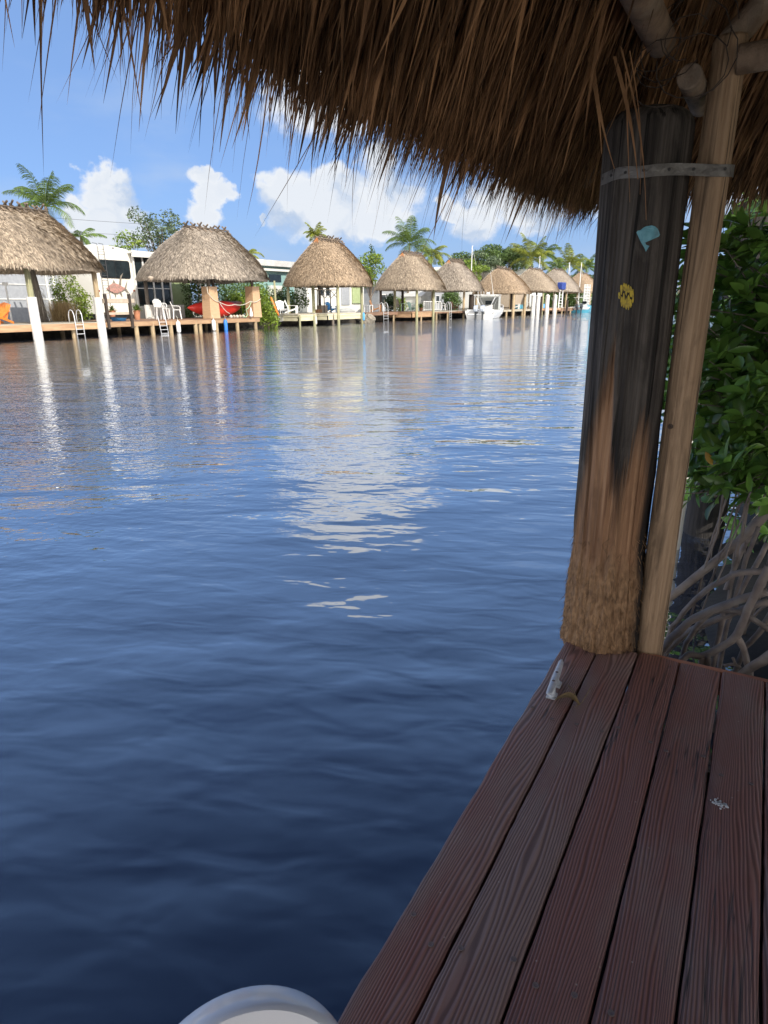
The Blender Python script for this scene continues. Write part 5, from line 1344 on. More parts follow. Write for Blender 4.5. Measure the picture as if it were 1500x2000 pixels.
leafm = mat('dry_leaf', (.20, .13, .05), (.10, .07, .03), .6, scale=30, bump=.3)
b = MB()
V, Fc = [], []
for k in range(9):
    t = k / 8; wv_ = .013 * math.sin(math.pi * min(1, t * .96 + .02)) ** .8
    cx_, cy_ = -.375 + .075 * (t - .5), 1.665 + .018 * math.sin(t * 2.4)
    z = DZ + .004 + .014 * math.sin(t * 3.0)
    V += [(cx_, cy_ - wv_, z + wv_ * .6), (cx_, cy_, z), (cx_, cy_ + wv_, z + wv_ * .9)]
for k in range(8):
    for j in range(2): Fc.append((k * 3 + j, k * 3 + j + 1, k * 3 + j + 4, k * 3 + j + 3))
b.add(V, Fc); tag(b.build('dry_leaf', leafm, smooth=True, loc=(-.375, 1.665, DZ)), 'curled brown dry leaf lying beside the cleat', 'leaf')
b = MB(); b.tube([(-.40, 1.77, DZ + .003), (-.37, 1.735, DZ + .008), (-.345, 1.69, DZ + .004)], [.0018, .0016, .001], 6)
tag(b.build('twig', leafm, loc=(-.37, 1.73, DZ)), 'short bent twig between cleat and dry leaf', 'twig')
b = MB(); b.tube([(-.335, 1.80, DZ + .003), (-.333, 1.75, DZ + .012), (-.338, 1.70, DZ + .003), (-.35, 1.665, DZ + .003)], [.0014, .0014, .0012, .0008], 6)
tag(b.build('twig', leafm, loc=(-.335, 1.75, DZ)), 'thin straight twig lying along the gap right of the cleat', 'twig')

# ---- big old piling
PC = Vector((-.392, 2.145)); PR = .119; PTOP = 2.01
faceang = math.atan2(-PC.y, -PC.x)                   # side towards the water walk
def wood_attr_mat(name, shell, shell2, heart, heart2, fib, fib2):
    m = bpy.data.materials.new(name); m.use_nodes = True
    N, L = m.node_tree.nodes, m.node_tree.links
    b = N['Principled BSDF']; b.inputs['Roughness'].default_value = .78; b.inputs['Specular IOR Level'].default_value = .35
    tc = N.new('ShaderNodeTexCoord')
    def attr(n_):
        a = N.new('ShaderNodeAttribute'); a.attribute_name = n_; return a.outputs['Fac']
    def noise(st, det=4., dist=0., ro=.6):
        mp = N.new('ShaderNodeMapping'); mp.inputs['Scale'].default_value = st; L.new(tc.outputs['Object'], mp.inputs[0])
        n = N.new('ShaderNodeTexNoise'); n.inputs['Scale'].default_value = 1; n.inputs['Detail'].default_value = det
        n.inputs['Distortion'].default_value = dist; n.inputs['Roughness'].default_value = ro
        L.new(mp.outputs[0], n.inputs['Vector']); return n.outputs[0]
    def rmp(v, a, b_, lo=0., hi=1.):
        n = N.new('ShaderNodeMapRange'); L.new(v, n.inputs[0])
        for i, q in enumerate((a, b_, lo, hi)): n.inputs[i + 1].default_value = q
        return n.outputs[0]
    def mix(f, a, c):
        n = N.new('ShaderNodeMix'); n.data_type = 'RGBA'
        L.new(f, n.inputs[0])
        for i, v in ((6, a), (7, c)):
            if isinstance(v, tuple): n.inputs[i].default_value = (*v, 1)
            else: L.new(v, n.inputs[i])
        return n.outputs[2]
    st = noise((75, 75, 1.5), 5., .4)
    st2 = noise((22, 22, .9), 4., .8)
    sts = rmp(st, .36, .64)
    c_sh = mix(sts, shell, shell2)
    c_sh = mix(rmp(st2, .5, .68), c_sh, tuple(q * .32 for q in shell))
    c_h = mix(sts, heart, heart2)
    c_h = mix(rmp(st2, .52, .66, 0, .75), c_h, tuple(q * .35 for q in heart))
    c_f = mix(rmp(noise((90, 90, 35), 5.), .36, .64), fib, fib2)
    pt = noise((11, 11, 2.6), 5., 1.2)
    c_sh = mix(rmp(pt, .50, .72, 0, .75), c_sh, tuple(q * .30 for q in shell))
    c_sh = mix(rmp(noise((17, 17, 4), 5., .6), .56, .74, 0, .6), c_sh, tuple(q * 1.25 for q in shell2))
    c_h = mix(rmp(pt, .52, .72, 0, .6), c_h, tuple(q * .4 for q in heart))
    hair = rmp(noise((55, 55, .8), 3., .2), .60, .64, 0, .9)
    c_sh = mix(hair, c_sh, tuple(q * .15 for q in shell))
    col = mix(attr('ero'), c_sh, c_h)
    col = mix(attr('fib'), col, c_f)
    col = mix(attr('gap_shade'), col, (.012, .009, .008))  # black over the rotted inner side: the hollow's shade put into the colour
    L.new(col, b.inputs['Base Color'])
    bp = N.new('ShaderNodeBump'); bp.inputs['Strength'].default_value = 1; bp.inputs['Distance'].default_value = .006
    nf = noise((260, 260, 7), 4., .3)
    ad = N.new('ShaderNodeMath'); ad.operation = 'MULTIPLY_ADD'; L.new(nf, ad.inputs[0]); ad.inputs[1].default_value = .35; L.new(st, ad.inputs[2])
    L.new(ad.outputs[0], bp.inputs['Height']); L.new(bp.outputs[0], b.inputs['Normal'])
    return m
def log_mesh(name, parent, c, r, z0, z1, nt, nz, rfun, afun, m):
    V, Fc, E1, F1, D1 = [], [], [], [], []
    for j in range(nz + 1):
        z = z0 + (z1 - z0) * j / nz
        for k in range(nt):
            a = 2 * math.pi * k / nt
            s = (a + math.pi) % (2 * math.pi) - math.pi
            rr, dx = rfun(s, z)
            wa = faceang + s
            V.append((c[0] + dx + rr * math.cos(wa), c[1] + rr * math.sin(wa), z))
            e, f_ = afun(s, z)[:2]; E1.append(e); F1.append(f_); D1.append((list(afun(s, z)) + [0])[2])
    for j in range(nz):
        for k in range(nt):
            k2 = (k + 1) % nt
            Fc.append((j * nt + k, j * nt + k2, (j + 1) * nt + k2, (j + 1) * nt + k))
    # rounded, cracked top
    n0 = len(V)
    V.append((c[0], c[1], z1 + .004)); E1.append(0); F1.append(0); D1.append(0)
    for k in range(nt): Fc.append((nz * nt + k, nz * nt + (k + 1) % nt, n0))
    b = MB(); b.add(V, Fc, .5)
    o = b.build(name, m, parent, smooth=True, world=True)
    for nm, arr in (('ero', E1), ('fib', F1), ('gap_shade', D1)):
        a_ = o.data.attributes.new(nm, 'FLOAT', 'POINT'); a_.data.foreach_set('value', np.array(arr, np.float32))
    return o
pil = thing('old_piling', 'thick blackened wooden piling with rotted brown base, blue dolphin and yellow paint mark', 'piling', (PC.x, PC.y, 0))
def lerp_tab(tab, x):
    for (a, va), (b_, vb) in zip(tab, tab[1:]):
        if x <= b_: return va + (vb - va) * max(0, min(1, (x - a) / (b_ - a)))
    return tab[-1][1]
ZB = [(-3.2, .75), (-1.45, .80), (-1.25, .86), (-.62, 1.28), (-.30, 1.40), (-.16, 1.12), (.05, .99), (.25, 1.02), (.5, 1.19), (.8, 1.12), (1.3, 1.02), (3.2, .8)]
CR = [(.72, .30, 1.95, .011), (-.55, 1.1, 1.9, .006), (-.98, .9, 1.8, .006), (.30, .9, 1.75, .005), (1.08, .3, 1.9, .008), (-.15, 1.2, 1.9, .005), (.02, .35, .95, .006), (-.8, .4, 1.2, .006)]
def ero(s, z):
    zb = lerp_tab(ZB, s) + .06 * mnoise.noise(Vector((s * 6, z * 2, 2))) + .075 * mnoise.noise(Vector((s * 26, z * 1.2, 7))) + .05 * mnoise.noise(Vector((s * 60, z * 2, 9)))
    return max(0, min(1, (zb - z) / .17)) ** .8
def fibz(s, z):
    zb = .70 + .10 * mnoise.noise(Vector((s * 3, 4, 4))) + .03 * mnoise.noise(Vector((s * 12, z * 9, 7)))
    return max(0, min(1, (zb - z) / .09))
def r_big(s, z):
    e, f_ = ero(s, z), fibz(s, z)
    r_ = PR + .004 * mnoise.noise(Vector((s * 2, z * 1.2, 1)))
    r_ += (.0028 * mnoise.noise(Vector((s * 9, z * 1.3, 3))) + .0022 * mnoise.noise(Vector((s * 27, z * 2.2, 5))))
    r_ -= e * (.011 + .006 * mnoise.noise(Vector((s * 4, z * 2, 9))))
    r_ += f_ * (.010 + .009 * mnoise.noise(Vector((s * 8, z * 16, 3))) + .005 * mnoise.noise(Vector((s * 24, z * 44, 6))))
    if z < .55: r_ += (.55 - z) * .05
    if s > .9 and z < 1.15:                          # rotted inner side swells to fill the gap; its shade is painted black
        r_ += .010 * min(1, (s - .9) / .35) * min(1, (1.15 - z) / .35)
    for (sc_, za, zb_, d) in CR:
        if za < z < zb_:
            w_ = sc_ + .05 * mnoise.noise(Vector((z * 2.2, sc_ * 9, 1)))
            q = abs(s - w_) / .022
            if q < 1: r_ -= d * (1 - q) * min(1, (z - za) / .1, (zb_ - z) / .1)
    if z > PTOP - .05: r_ -= .03 * ((z - PTOP + .05) / .05) ** 2.5
    return r_, -.018 * (z - .35) / 1.6
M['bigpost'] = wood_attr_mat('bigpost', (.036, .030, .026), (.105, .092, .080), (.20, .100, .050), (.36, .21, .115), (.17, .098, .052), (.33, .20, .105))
log_mesh('pole', pil, PC, PR, -2.2, .33, 24, 6, lambda s, z: (PR * .95, 0), lambda s, z: (1, 1), M['bigpost'])
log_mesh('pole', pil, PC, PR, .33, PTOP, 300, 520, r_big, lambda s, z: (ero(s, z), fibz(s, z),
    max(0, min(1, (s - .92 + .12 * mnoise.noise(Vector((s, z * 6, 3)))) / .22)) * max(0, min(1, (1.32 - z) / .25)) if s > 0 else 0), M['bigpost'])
# rotten fibres hanging off the base
b = MB()
for k in range(800):
    s = random.uniform(-1.9, 1.9); z = .355 + .42 * random.random() ** 1.6
    rr, dx = r_big(s, z)
    wa = faceang + s
    p = Vector((PC.x + dx + (rr - .002) * math.cos(wa), PC.y + (rr - .002) * math.sin(wa), z))
    n = Vector((math.cos(wa), math.sin(wa), 0)); t = Vector((-n.y, n.x, 0))
    ln = random.uniform(.012, .05); pts = [p]
    d = Vector((0, 0, -1)) + n * .25 + t * random.uniform(-1, 1)
    for q in range(3):
        d = (d + t * random.uniform(-.5, .5) + n * random.uniform(-.25, .3)).normalized()
        pts.append(pts[-1] + d * ln / 3)
        if pts[-1].z < DZ + .002: pts[-1].z = DZ + .002
    b.tube(pts, [.0011, .001, .0008, .0003], 3, caps=False)
b.build('rotten_fibres', mat('fibres', (.27, .16, .08), (.14, .08, .042), .85, rnd=.5), pil, world=True)
def on_log(px, py, c, r):                            # where a mark of the photograph sits on a round post
    d = ray(px, py); o = CAM
    a = d.x ** 2 + d.y ** 2; bb = 2 * ((o.x - c[0]) * d.x + (o.y - c[1]) * d.y); cc_ = (o.x - c[0]) ** 2 + (o.y - c[1]) ** 2 - r * r
    t = (-bb - math.sqrt(max(0, bb * bb - 4 * a * cc_))) / (2 * a)
    return o + d * t
def decal(name, polys, m, parent, c, r, lab=None):
    bm = bmesh.new()
    def hug(q, z):                                   # centre offset and radius of the piling itself at this height
        best = r
        s = (math.atan2(q.y, q.x) - faceang + math.pi) % (2 * math.pi) - math.pi
        return max(r_big(s + ds, z + dz_)[0] for ds in (-.03, 0, .03) for dz_ in (-.004, .004)) + .0012
    for pl in polys:
        vs = [bm.verts.new(on_log(x, y, c, r)) for x, y in pl]
        f = bm.faces.new(vs)
    bmesh.ops.triangulate(bm, faces=bm.faces[:], quad_method='BEAUTY', ngon_method='EAR_CLIP')
    for _ in range(2):
        bmesh.ops.subdivide_edges(bm, edges=bm.edges[:], cuts=1, use_grid_fill=False)
        bmesh.ops.triangulate(bm, faces=bm.faces[:])
    for v in bm.verts:                               # wrap on to the post
        q = Vector((v.co.x - c[0], v.co.y - c[1])); q = q.normalized(); q = q * hug(q, v.co.z)
        v.co.x, v.co.y = c[0] + q.x, c[1] + q.y
    ret = bmesh.ops.extrude_face_region(bm, geom=bm.faces[:])
    for v in [e for e in ret['geom'] if isinstance(e, bmesh.types.BMVert)]:
        q = Vector((v.co.x - c[0], v.co.y - c[1], 0)).normalized() * .0012
        v.co += q
    for v in bm.verts: v.co -= parent.location
    bmesh.ops.recalc_face_normals(bm, faces=bm.faces[:])
    me = bpy.data.meshes.new(name); bm.to_mesh(me); bm.free()
    me.materials.append(m)
    o = bpy.data.objects.new(name, me); COL.objects.link(o); o.parent = parent
    if lab: o['label'] = lab
    return o
k3 = lambda L_: [(1050 + x * .3, 400 + y * .3) for x, y in L_]
dol = [(643, 180), (652, 168), (668, 166), (676, 160), (690, 148), (712, 138), (740, 134), (765, 140), (782, 156), (790, 172), (797, 196), (790, 206),
       (778, 196), (764, 196), (752, 202), (740, 222), (730, 206), (716, 212), (712, 222), (702, 212), (697, 228), (700, 246), (708, 260), (728, 268),
       (720, 280), (706, 306), (698, 286), (688, 268), (672, 242), (664, 214), (662, 194)]
cpost = (PC.x - .012, PC.y)
decal('dolphin_mark', [k3(dol)], mat('dolphin_blue', (.17, .42, .50), (.12, .33, .41), .6, scale=60, dirt=((.06, .06, .06), 45, .45)), pil, cpost, PR + .0035)
yel = []
for (x, y0, y1, w_) in ((531, 566, 612, 8), (545, 520, 585, 8), (547, 596, 660, 8), (562, 507, 560, 9), (561, 575, 668, 8), (577, 512, 590, 8), (576, 603, 680, 9),
                        (592, 520, 572, 8), (592, 585, 684, 9), (607, 530, 600, 8), (606, 612, 670, 8), (620, 548, 640, 7)):
    pl = []
    n = 7
    for k in range(n): t = k / (n - 1); pl.append((x - w_ * (math.sin(math.pi * min(.97, max(.03, t))) ** .5) + random.uniform(-2, 2), y0 + (y1 - y0) * t))
    for k in range(n - 1, -1, -1): t = k / (n - 1); pl.append((x + w_ * (math.sin(math.pi * min(.97, max(.03, t))) ** .5) + random.uniform(-2, 2), y0 + (y1 - y0) * t + 2))
    yel.append(k3(pl))
decal('yellow_mark', yel, mat('paint_yellow', (.60, .44, .04), (.44, .33, .05), .7, scale=70, dirt=((.08, .06, .04), 90, .6)), pil, cpost, PR + .0035)

# ---- our thatched hut
hut = thing('thatched_hut', 'dark brown palm thatched roof overhead with pole frame, seen from beneath', 'hut', (1.2, 0, 0))
SCn = Vector((-.226, 2.165)); SR = .0475; STOP = 2.165
def r_slim(s, z):
    r_ = SR * (1.0 - .06 * (z - .35)) + .0018 * mnoise.noise(Vector((s * 2, z * 3, 31))) + .0007 * mnoise.noise(Vector((s * 14, z * 3, 3)))
    q = abs(s - (.12 + .04 * math.sin(z * 5))) / .03
    if .45 < z < 1.5 and q < 1: r_ -= .0035 * (1 - q)
    q = abs(s + .5 - .1 * math.sin(z * 2)) / .03
    if 1.1 < z < 2.0 and q < 1: r_ -= .002 * (1 - q)
    if z > STOP - .008: r_ -= .004
    return r_, -.004 * (z - .35)
M['slimpost'] = wood_attr_mat('slimpost', (.28, .185, .11), (.40, .28, .175), (.3, .2, .1), (.3, .2, .1), (.3, .2, .1), (.3, .2, .1))
log_mesh('post', hut, SCn, SR, -2.2, STOP, 96, 500, r_slim, lambda s, z: (0, 0), M['slimpost'])
b = MB()
kp = on_log(1309, 833, SCn, SR)
b.lathe([(.0085, -.002), (.0085, .001), (.0055, .0022), (.002, .001)], (0, 0, 0), 14)
o = b.build('knot', mat('knot', (.035, .022, .015), (.08, .05, .03), .6, scale=80), hut)
dn = Vector((kp.x - SCn.x, kp.y - SCn.y, 0)).normalized()
o.location = kp - hut.location; o.rotation_euler = dn.to_track_quat('Z', 'Y').to_euler()
# steel strap around both posts
st = MB()
zs = 1.845
path = []
ctr, Rs = Vector((PC.x - .012, PC.y)), PR + .004
for k in range(17):
    s = -1.9 + k * (2.1 / 16)
    path.append(Vector((ctr.x + Rs * math.cos(faceang + s), ctr.y + Rs * math.sin(faceang + s))))
tgt = Vector((SCn.x - .005, SCn.y)) + Vector((math.cos(faceang + .15), math.sin(faceang + .15))) * (SR + .003)
for k in range(1, 6): path.append(path[16].lerp(tgt, k / 5))
for k in range(1, 5):
    s = .15 + .35 * k
    path.append(Vector((SCn.x - .005, SCn.y)) + Vector((math.cos(faceang + s), math.sin(faceang + s))) * (SR + .003))
V, Fc = [], []
for i, p in enumerate(path):
    dd = (path[min(i + 1, len(path) - 1)] - path[max(i - 1, 0)]).normalized(); nn = Vector((dd.y, -dd.x)) * .002
    dz = .002 * math.sin(i * .8) - .0001 * i
    for q, zz in ((nn * 0, -.015), (nn, -.015), (nn, .015), (nn * 0, .015)):
        V.append((p.x + q.x, p.y + q.y, zs + zz + dz))
for i in range(len(path) - 1):
    for k in range(4): Fc.append((i * 4 + k, i * 4 + (k + 1) % 4, i * 4 + 4 + (k + 1) % 4, i * 4 + 4 + k))
st.add(V, Fc, .5)
strap = st.build('steel_strap', mat('strap', (.20, .195, .185), (.12, .115, .11), .5, metal=.6, scale=30, bump=.3), pil, world=True)
for i in (5, 8, 11, 14, 17, 19, 22):
    p, dd = path[i], (path[min(i + 1, len(path) - 1)] - path[i - 1]).normalized(); nn = Vector((dd.y, -dd.x))
    b = MB(); b.cyl((p.x + nn.x * .001, p.y + nn.y * .001, zs), (p.x + nn.x * .0032, p.y + nn.y * .0032, zs), .0042, n=10)
    b.v = [np.concatenate(b.v) - np.array(pil.location)]
    b.build('nail_hole', M['black'], strap)

EX, EY, EZ = -.95, 3.35, 1.885                        # corner of the eaves (tips of the fronds)
SL = R(46)
# frame poles
def pole(name, a, b_, r_, r2=None, m='roofpole'):
    a, b_ = Vector(a), Vector(b_); n = max(3, int((b_ - a).length / .08)); pts, rad = [], []
    for k in range(n + 1):
        t = k / n
        pts.append(a.lerp(b_, t) + Vector((mnoise.noise(a + Vector((t * 3, 0, 0))), mnoise.noise(a + Vector((0, t * 3, 5))), 0)) * .006)
        rad.append((r_ + ((r2 or r_) - r_) * t) * (1 + .05 * mnoise.noise(Vector((t * 7, r_ * 99, 1)))))
    q = MB(); q.tube(pts, rad, 20)
    return q.build(name, M[m], hut, auto=45, world=True, bevel=.004)
M['roofpole'] = mat('roofpole', (.27, .195, .135), (.13, .09, .06), .75, scale=5, stretch=(5, 5, 2), bump=.5, bscale=60, rnd=.2, dirt=((.42, .38, .32), 9, .5))
pole('beam', (-.395, -3.0, 2.19), (-.395, 2.10, 2.165), .037)
pole('beam', (-.205, 2.13, 2.10), (2.4, 2.13, 2.10), .035)
pole('beam', (-.305, 2.05, 2.06), (-.31, 2.35, 2.06), .031)
ridge_z = EZ + 2.0 * math.tan(SL)
pole('rafter', (-.80, 2.92, 1.98), (1.1, 1.2, 3.70), .036)
pole('rafter', (-.24, 2.20, 2.16), (.30, 2.16, 2.75), .035)
for y in (-2.2, -1.3, -.4): pole('rafter', (-.72, y, 2.10), (1.15, y, 3.9), .034)
for x in (.6, 1.4): pole('rafter', (x, 2.9, 2.06), (x, 1.2, 3.75), .034)
for z_ in (0, 1, 2, 3):
    d = .36 * z_ + .34
    pole('purlin', (EX + d, -3.1, EZ + .09 + d * math.tan(SL)), (EX + d, EY - d, EZ + .09 + d * math.tan(SL)), .014)
    pole('purlin', (EX + d, EY - d, EZ + .09 + d * math.tan(SL)), (2.9, EY - d, EZ + .09 + d * math.tan(SL)), .014)
for (x, y) in ((2.35, 2.16), (2.35, -2.3), (-.36, -2.3)):
    b = MB(); b.cyl((x, y, -2.2), (x, y, 2.2), .06, n=16); b.build('post', M['post_tan'], hut, world=True, auto=40)
pole('beam', (2.35, -3.0, 2.19), (2.35, 2.5, 2.19), .047)
# weathered outer thatch: a thick closed shell that follows the hip roof
def thatch_mat(name, c1, c2, rndv, tr):
    return mat(name, c1, c2, .8, scale=7, stretch=(1, 1, 1), rnd=rndv, trans=tr, spec=.25, bump=.3, bscale=80, bdist=.004)
M['thatch'] = thatch_mat('thatch', (.33, .185, .092), (.13, .070, .035), .78, .26)
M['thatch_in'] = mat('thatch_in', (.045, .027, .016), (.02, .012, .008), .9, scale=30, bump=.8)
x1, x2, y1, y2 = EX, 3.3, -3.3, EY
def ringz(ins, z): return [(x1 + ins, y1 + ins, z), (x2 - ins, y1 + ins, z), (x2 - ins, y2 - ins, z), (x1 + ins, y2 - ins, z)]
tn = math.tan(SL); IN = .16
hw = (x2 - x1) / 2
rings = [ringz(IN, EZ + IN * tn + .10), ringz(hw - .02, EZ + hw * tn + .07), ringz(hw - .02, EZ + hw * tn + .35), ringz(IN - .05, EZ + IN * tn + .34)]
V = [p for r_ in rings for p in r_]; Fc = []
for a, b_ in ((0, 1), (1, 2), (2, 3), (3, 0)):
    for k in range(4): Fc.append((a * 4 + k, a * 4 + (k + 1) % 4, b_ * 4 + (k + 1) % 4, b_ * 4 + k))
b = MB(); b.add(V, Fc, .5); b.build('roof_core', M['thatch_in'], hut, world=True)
def strips(mb, P, D, W, Ln, wid, sag, curl, rnd, prof=(.45, .9, 1., .8, .42, .03)):
    n = len(P); k = len(prof); out_ = np.zeros((n, k, 2, 3))
    pos = P.copy(); d = D / np.linalg.norm(D, axis=1, keepdims=True)
    for i in range(k):
        w_ = W * (wid * prof[i] * .5)[:, None]
        out_[:, i, 0] = pos - w_; out_[:, i, 1] = pos + w_
        d = d + np.array([0, 0, -1.]) * sag[:, None] + curl * .5
        d /= np.linalg.norm(d, axis=1, keepdims=True)
        pos = pos + d * (Ln / (k - 1))[:, None]
    V = out_.reshape(-1, 3)
    f = []
    base = np.arange(n)[:, None] * 2 * k
    seg = np.array([[2 * i, 2 * i + 1, 2 * i + 3, 2 * i + 2] for i in range(k - 1)])
    F_ = (base[:, :, None] + seg[None]).reshape(-1, 4) + mb.n
    mb.v.append(V); mb.r.append(np.repeat(rnd, 2 * k)); mb.f.extend(F_.tolist()); mb.n += len(V)
def face_strips(mb, n, side, s0, s1, lmin, lmax, wmin, wmax, perp0, perp1, u0, u1, sag=.03, fan=.16, rng=RNG, over=.035):
    u = rng.uniform(u0, u1, n); s = rng.uniform(s0, s1, n)          # s: horizontal distance in from the eave
    pz = rng.uniform(perp0, perp1, n)
    Ln = rng.uniform(lmin, lmax, n); wd = rng.uniform(wmin, wmax, n)
    z = EZ + s * tn + pz + (.070 * np.clip(1.3 - u, 0, 1.7) if side == 'front' else 0)
    HG = R(66)
    Ln = np.minimum(Ln, np.maximum(.06, (s * tn + pz + rng.normal(.0, over, n)) / math.sin(HG)))
    if side == 'front':
        P = np.stack([EX + s, u, z], 1); D = np.stack([-np.ones(n) * math.cos(HG), np.zeros(n), -np.ones(n) * math.sin(HG)], 1); T = np.array([0, 1., 0])
        hipd = (EY - u) - s                                       # distance to the hip
        D = D + T * (np.clip(1 - hipd / .9, 0, 1) * .75)[:, None]
    else:
        P = np.stack([u, EY - s, z], 1); D = np.stack([np.zeros(n), np.ones(n) * math.cos(HG), -np.ones(n) * math.sin(HG)], 1); T = np.array([-1., 0, 0])
        hipd = (u - EX) - s
        D = D + T * (np.clip(1 - hipd / .9, 0, 1) * .75)[:, None]
    keep = hipd > -.02
    D = D + T * rng.normal(0, fan, n)[:, None] + np.array([0, 0, 1.]) * rng.normal(0, .05, n)[:, None]
    # never poke far out: hanging part of the fringe droops
    W = np.cross(D, rng.normal(0, 1, (n, 3)) * .35 + np.cross(D, T)[:, :] * 0 + np.cross(T, D)); W /= np.linalg.norm(W, axis=1, keepdims=True)
    sg = np.abs(rng.normal(sag, sag * .8, n)); curl = rng.normal(0, .05, (n, 3))
    strips(mb, P[keep], D[keep], W[keep], Ln[keep], wd[keep], sg[keep], curl[keep], rng.random(n)[keep])
th = MB()
# clumps: fronds bunch, so the fringe has gaps and tufts
def fringe(mb, side, u0, u1, ncl, per, rng=RNG):
    for c in range(ncl):
        u = rng.uniform(u0, u1); wcl = rng.uniform(.015, .05); drop = rng.normal(0, .035)
        face_strips(mb, per, side, max(.02, .08 + drop), .30 + drop, .16, .34, .002, .007, .0, .16, u - wcl, u + wcl, sag=.03, fan=.10, rng=rng, over=.06)
face_strips(th, 13000, 'front', .12, 1.25, .30, .62, .004, .012, -.03, .07, -.6, 3.35)
face_strips(th, 9000, 'front', .05, .50, .20, .42, .003, .010, .0, .18, -.5, 3.4, sag=.03)
face_strips(th, 1500, 'front', .2, 1.3, .4, .8, .010, .022, -.045, .0, .2, 3.3, fan=.1)
fringe(th, 'front', -.5, 3.4, 460, 26)
face_strips(th, 5500, 'end', .12, 1.25, .30, .62, .004, .012, -.03, .07, -.9, 1.2)
face_strips(th, 3500, 'end', .05, .50, .20, .42, .003, .010, .0, .18, -.95, 1.2, sag=.03)
face_strips(th, 600, 'end', .2, 1.3, .4, .8, .010, .020, -.045, .0, -.8, 1.0, fan=.1)
fringe(th, 'end', -.95, 1.2, 200, 26)
face_strips(th, 1500, 'front', .05, 1.2, .5, .9, .02, .05, .0, .12, -3.2, -.5)
face_strips(th, 1500, 'end', .05, 1.2, .5, .9, .02, .05, .0, .12, 1.2, 3.2)
for c_ in range(330):                                # broad folded leaf bundles with torn ends
    u_ = RNG.uniform(-.5, 3.35)
    face_strips(th, 5, 'front', .06, .30, .22, .42, .008, .019, .0, .14, u_ - .02, u_ + .02, sag=.03, fan=.06, over=.07)
# thin wisps trailing below the tips
for (sd_, a, c, n) in (('front', -.2, 3.4, 2300), ('end', -.9, 1.2, 500)):
    face_strips(th, n, sd_, .03, .26, .22, .55, .0018, .0046, .0, .12, a, c, sag=.05, fan=.20, over=.10)
thatch_o = th.build('thatch_fronds', M['thatch'], hut, world=True)
b = MB()                                            # loose straws dangling in front of the piling
for (x0_, y0_, x1_, y1_, bend, w_) in ((1200, 110, 1246, 350, .008, .006), (1158, 120, 1200, 330, -.008, .005), (1212, 90, 1262, 430, .016, .003), (1222, 140, 1230, 395, .0, .002),
                                  (1150, 110, 1175, 300, .006, .006), (1230, 100, 1250, 380, .012, .0018)):
    pa = CAM + ray(x0_, y0_) * (1.93 / ray(x0_, y0_).y); pb = CAM + ray(x1_, y1_) * (1.93 / ray(x1_, y1_).y)
    V = []; 
    for k in range(9):
        t = k / 8; p = pa.lerp(pb, t) + Vector((bend * math.sin(t * math.pi), 0, 0)); ww = w_ * (.4 + .6 * math.sin(math.pi * min(1, t + .15))) * (1 - t * .6)
        V += [tuple(p + Vector((-ww, 0, 0))), tuple(p + Vector((ww, .001, 0)))]
    b.add(V, [(2 * k, 2 * k + 1, 2 * k + 3, 2 * k + 2) for k in range(8)], .8)
b.build('loose_straw', M['thatch'], hut, world=True)
b = MB()
for k in range(9):                                   # binding twine at the joint
    c0 = Vector((-.36 + random.uniform(-.05, .08), 2.0 + random.uniform(-.06, .06), 2.10 + random.uniform(-.05, .05))); rr = random.uniform(.05, .11)
    pts = [c0 + Vector((math.cos(a) * rr, random.uniform(-.01, .01), math.sin(a) * rr * .9)) for a in [q * .45 + k for q in range(10)]]
    b.tube(pts, .0014, 5, caps=False)
b.build('twine', M['post_dark'], hut, world=True)

# ---- white plastic chair by the camera: only its arched back reaches into view
ch = thing('plastic_chair', 'white glossy plastic chair back peeking in at the bottom edge beside the dock', 'chair', (-.30, .30, DZ))
M['plastic'] = mat('plastic', (.74, .76, .80), (.70, .72, .77), .16, scale=2, coat=.3)
apex = CAM + ray(455, 1950) * .60
axis = (CAM - apex).normalized()
ax_h = Vector((axis.x, axis.y, .30)).normalized()
uu = Vector((0, 0, 1)).cross(ax_h).normalized(); vv = ax_h.cross(uu).normalized()
cen = apex - vv * .100 - uu * .0
V, Fc = [], []
prof = [(.86, .016), (.955, .018), (.985, .014), (1.0, .004), (1.0, -.012), (.985, -.020), (.93, -.022)]
nA = 72
for k in range(nA):
    a = math.pi * 2 * k / nA
    ex, ey = math.cos(a) * .106, math.sin(a) * .098
    if ey < 0: ex *= 1.02; ey *= 1.5
    for (s_, h_) in prof:
        V.append(tuple(cen + uu * ex * s_ + vv * ey * s_ + ax_h * h_))
m_ = len(prof)
for k in range(nA):
    for j in range(m_ - 1):
        k2 = (k + 1) % nA
        Fc.append((k * m_ + j, k2 * m_ + j, k2 * m_ + j + 1, k * m_ + j + 1))
Fc.append(tuple(k * m_ for k in range(nA - 1, -1, -1))); Fc.append(tuple(k * m_ + m_ - 1 for k in range(nA)))
b = MB(); b.add(V, Fc); b.build('backrest', M['plastic'], ch, world=True, auto=50)
lo = cen - vv * .145
b = MB(); sc0 = Vector((lo.x - ax_h.x * .16, lo.y - ax_h.y * .16, DZ + .27))
b = MB()
hd = Vector((ax_h.x, ax_h.y, 0)).normalized(); hs = Vector((-hd.y, hd.x, 0))
sc_c = Vector((lo.x, lo.y, DZ + .21)) + hd * .17
mrot = Matrix((hd, hs, Vector((0, 0, 1)))).transposed()
b.box(sc_c, (.36, .34, .025), m=mrot); b.build('seat', M['plastic'], ch, world=True, bevel=.008)
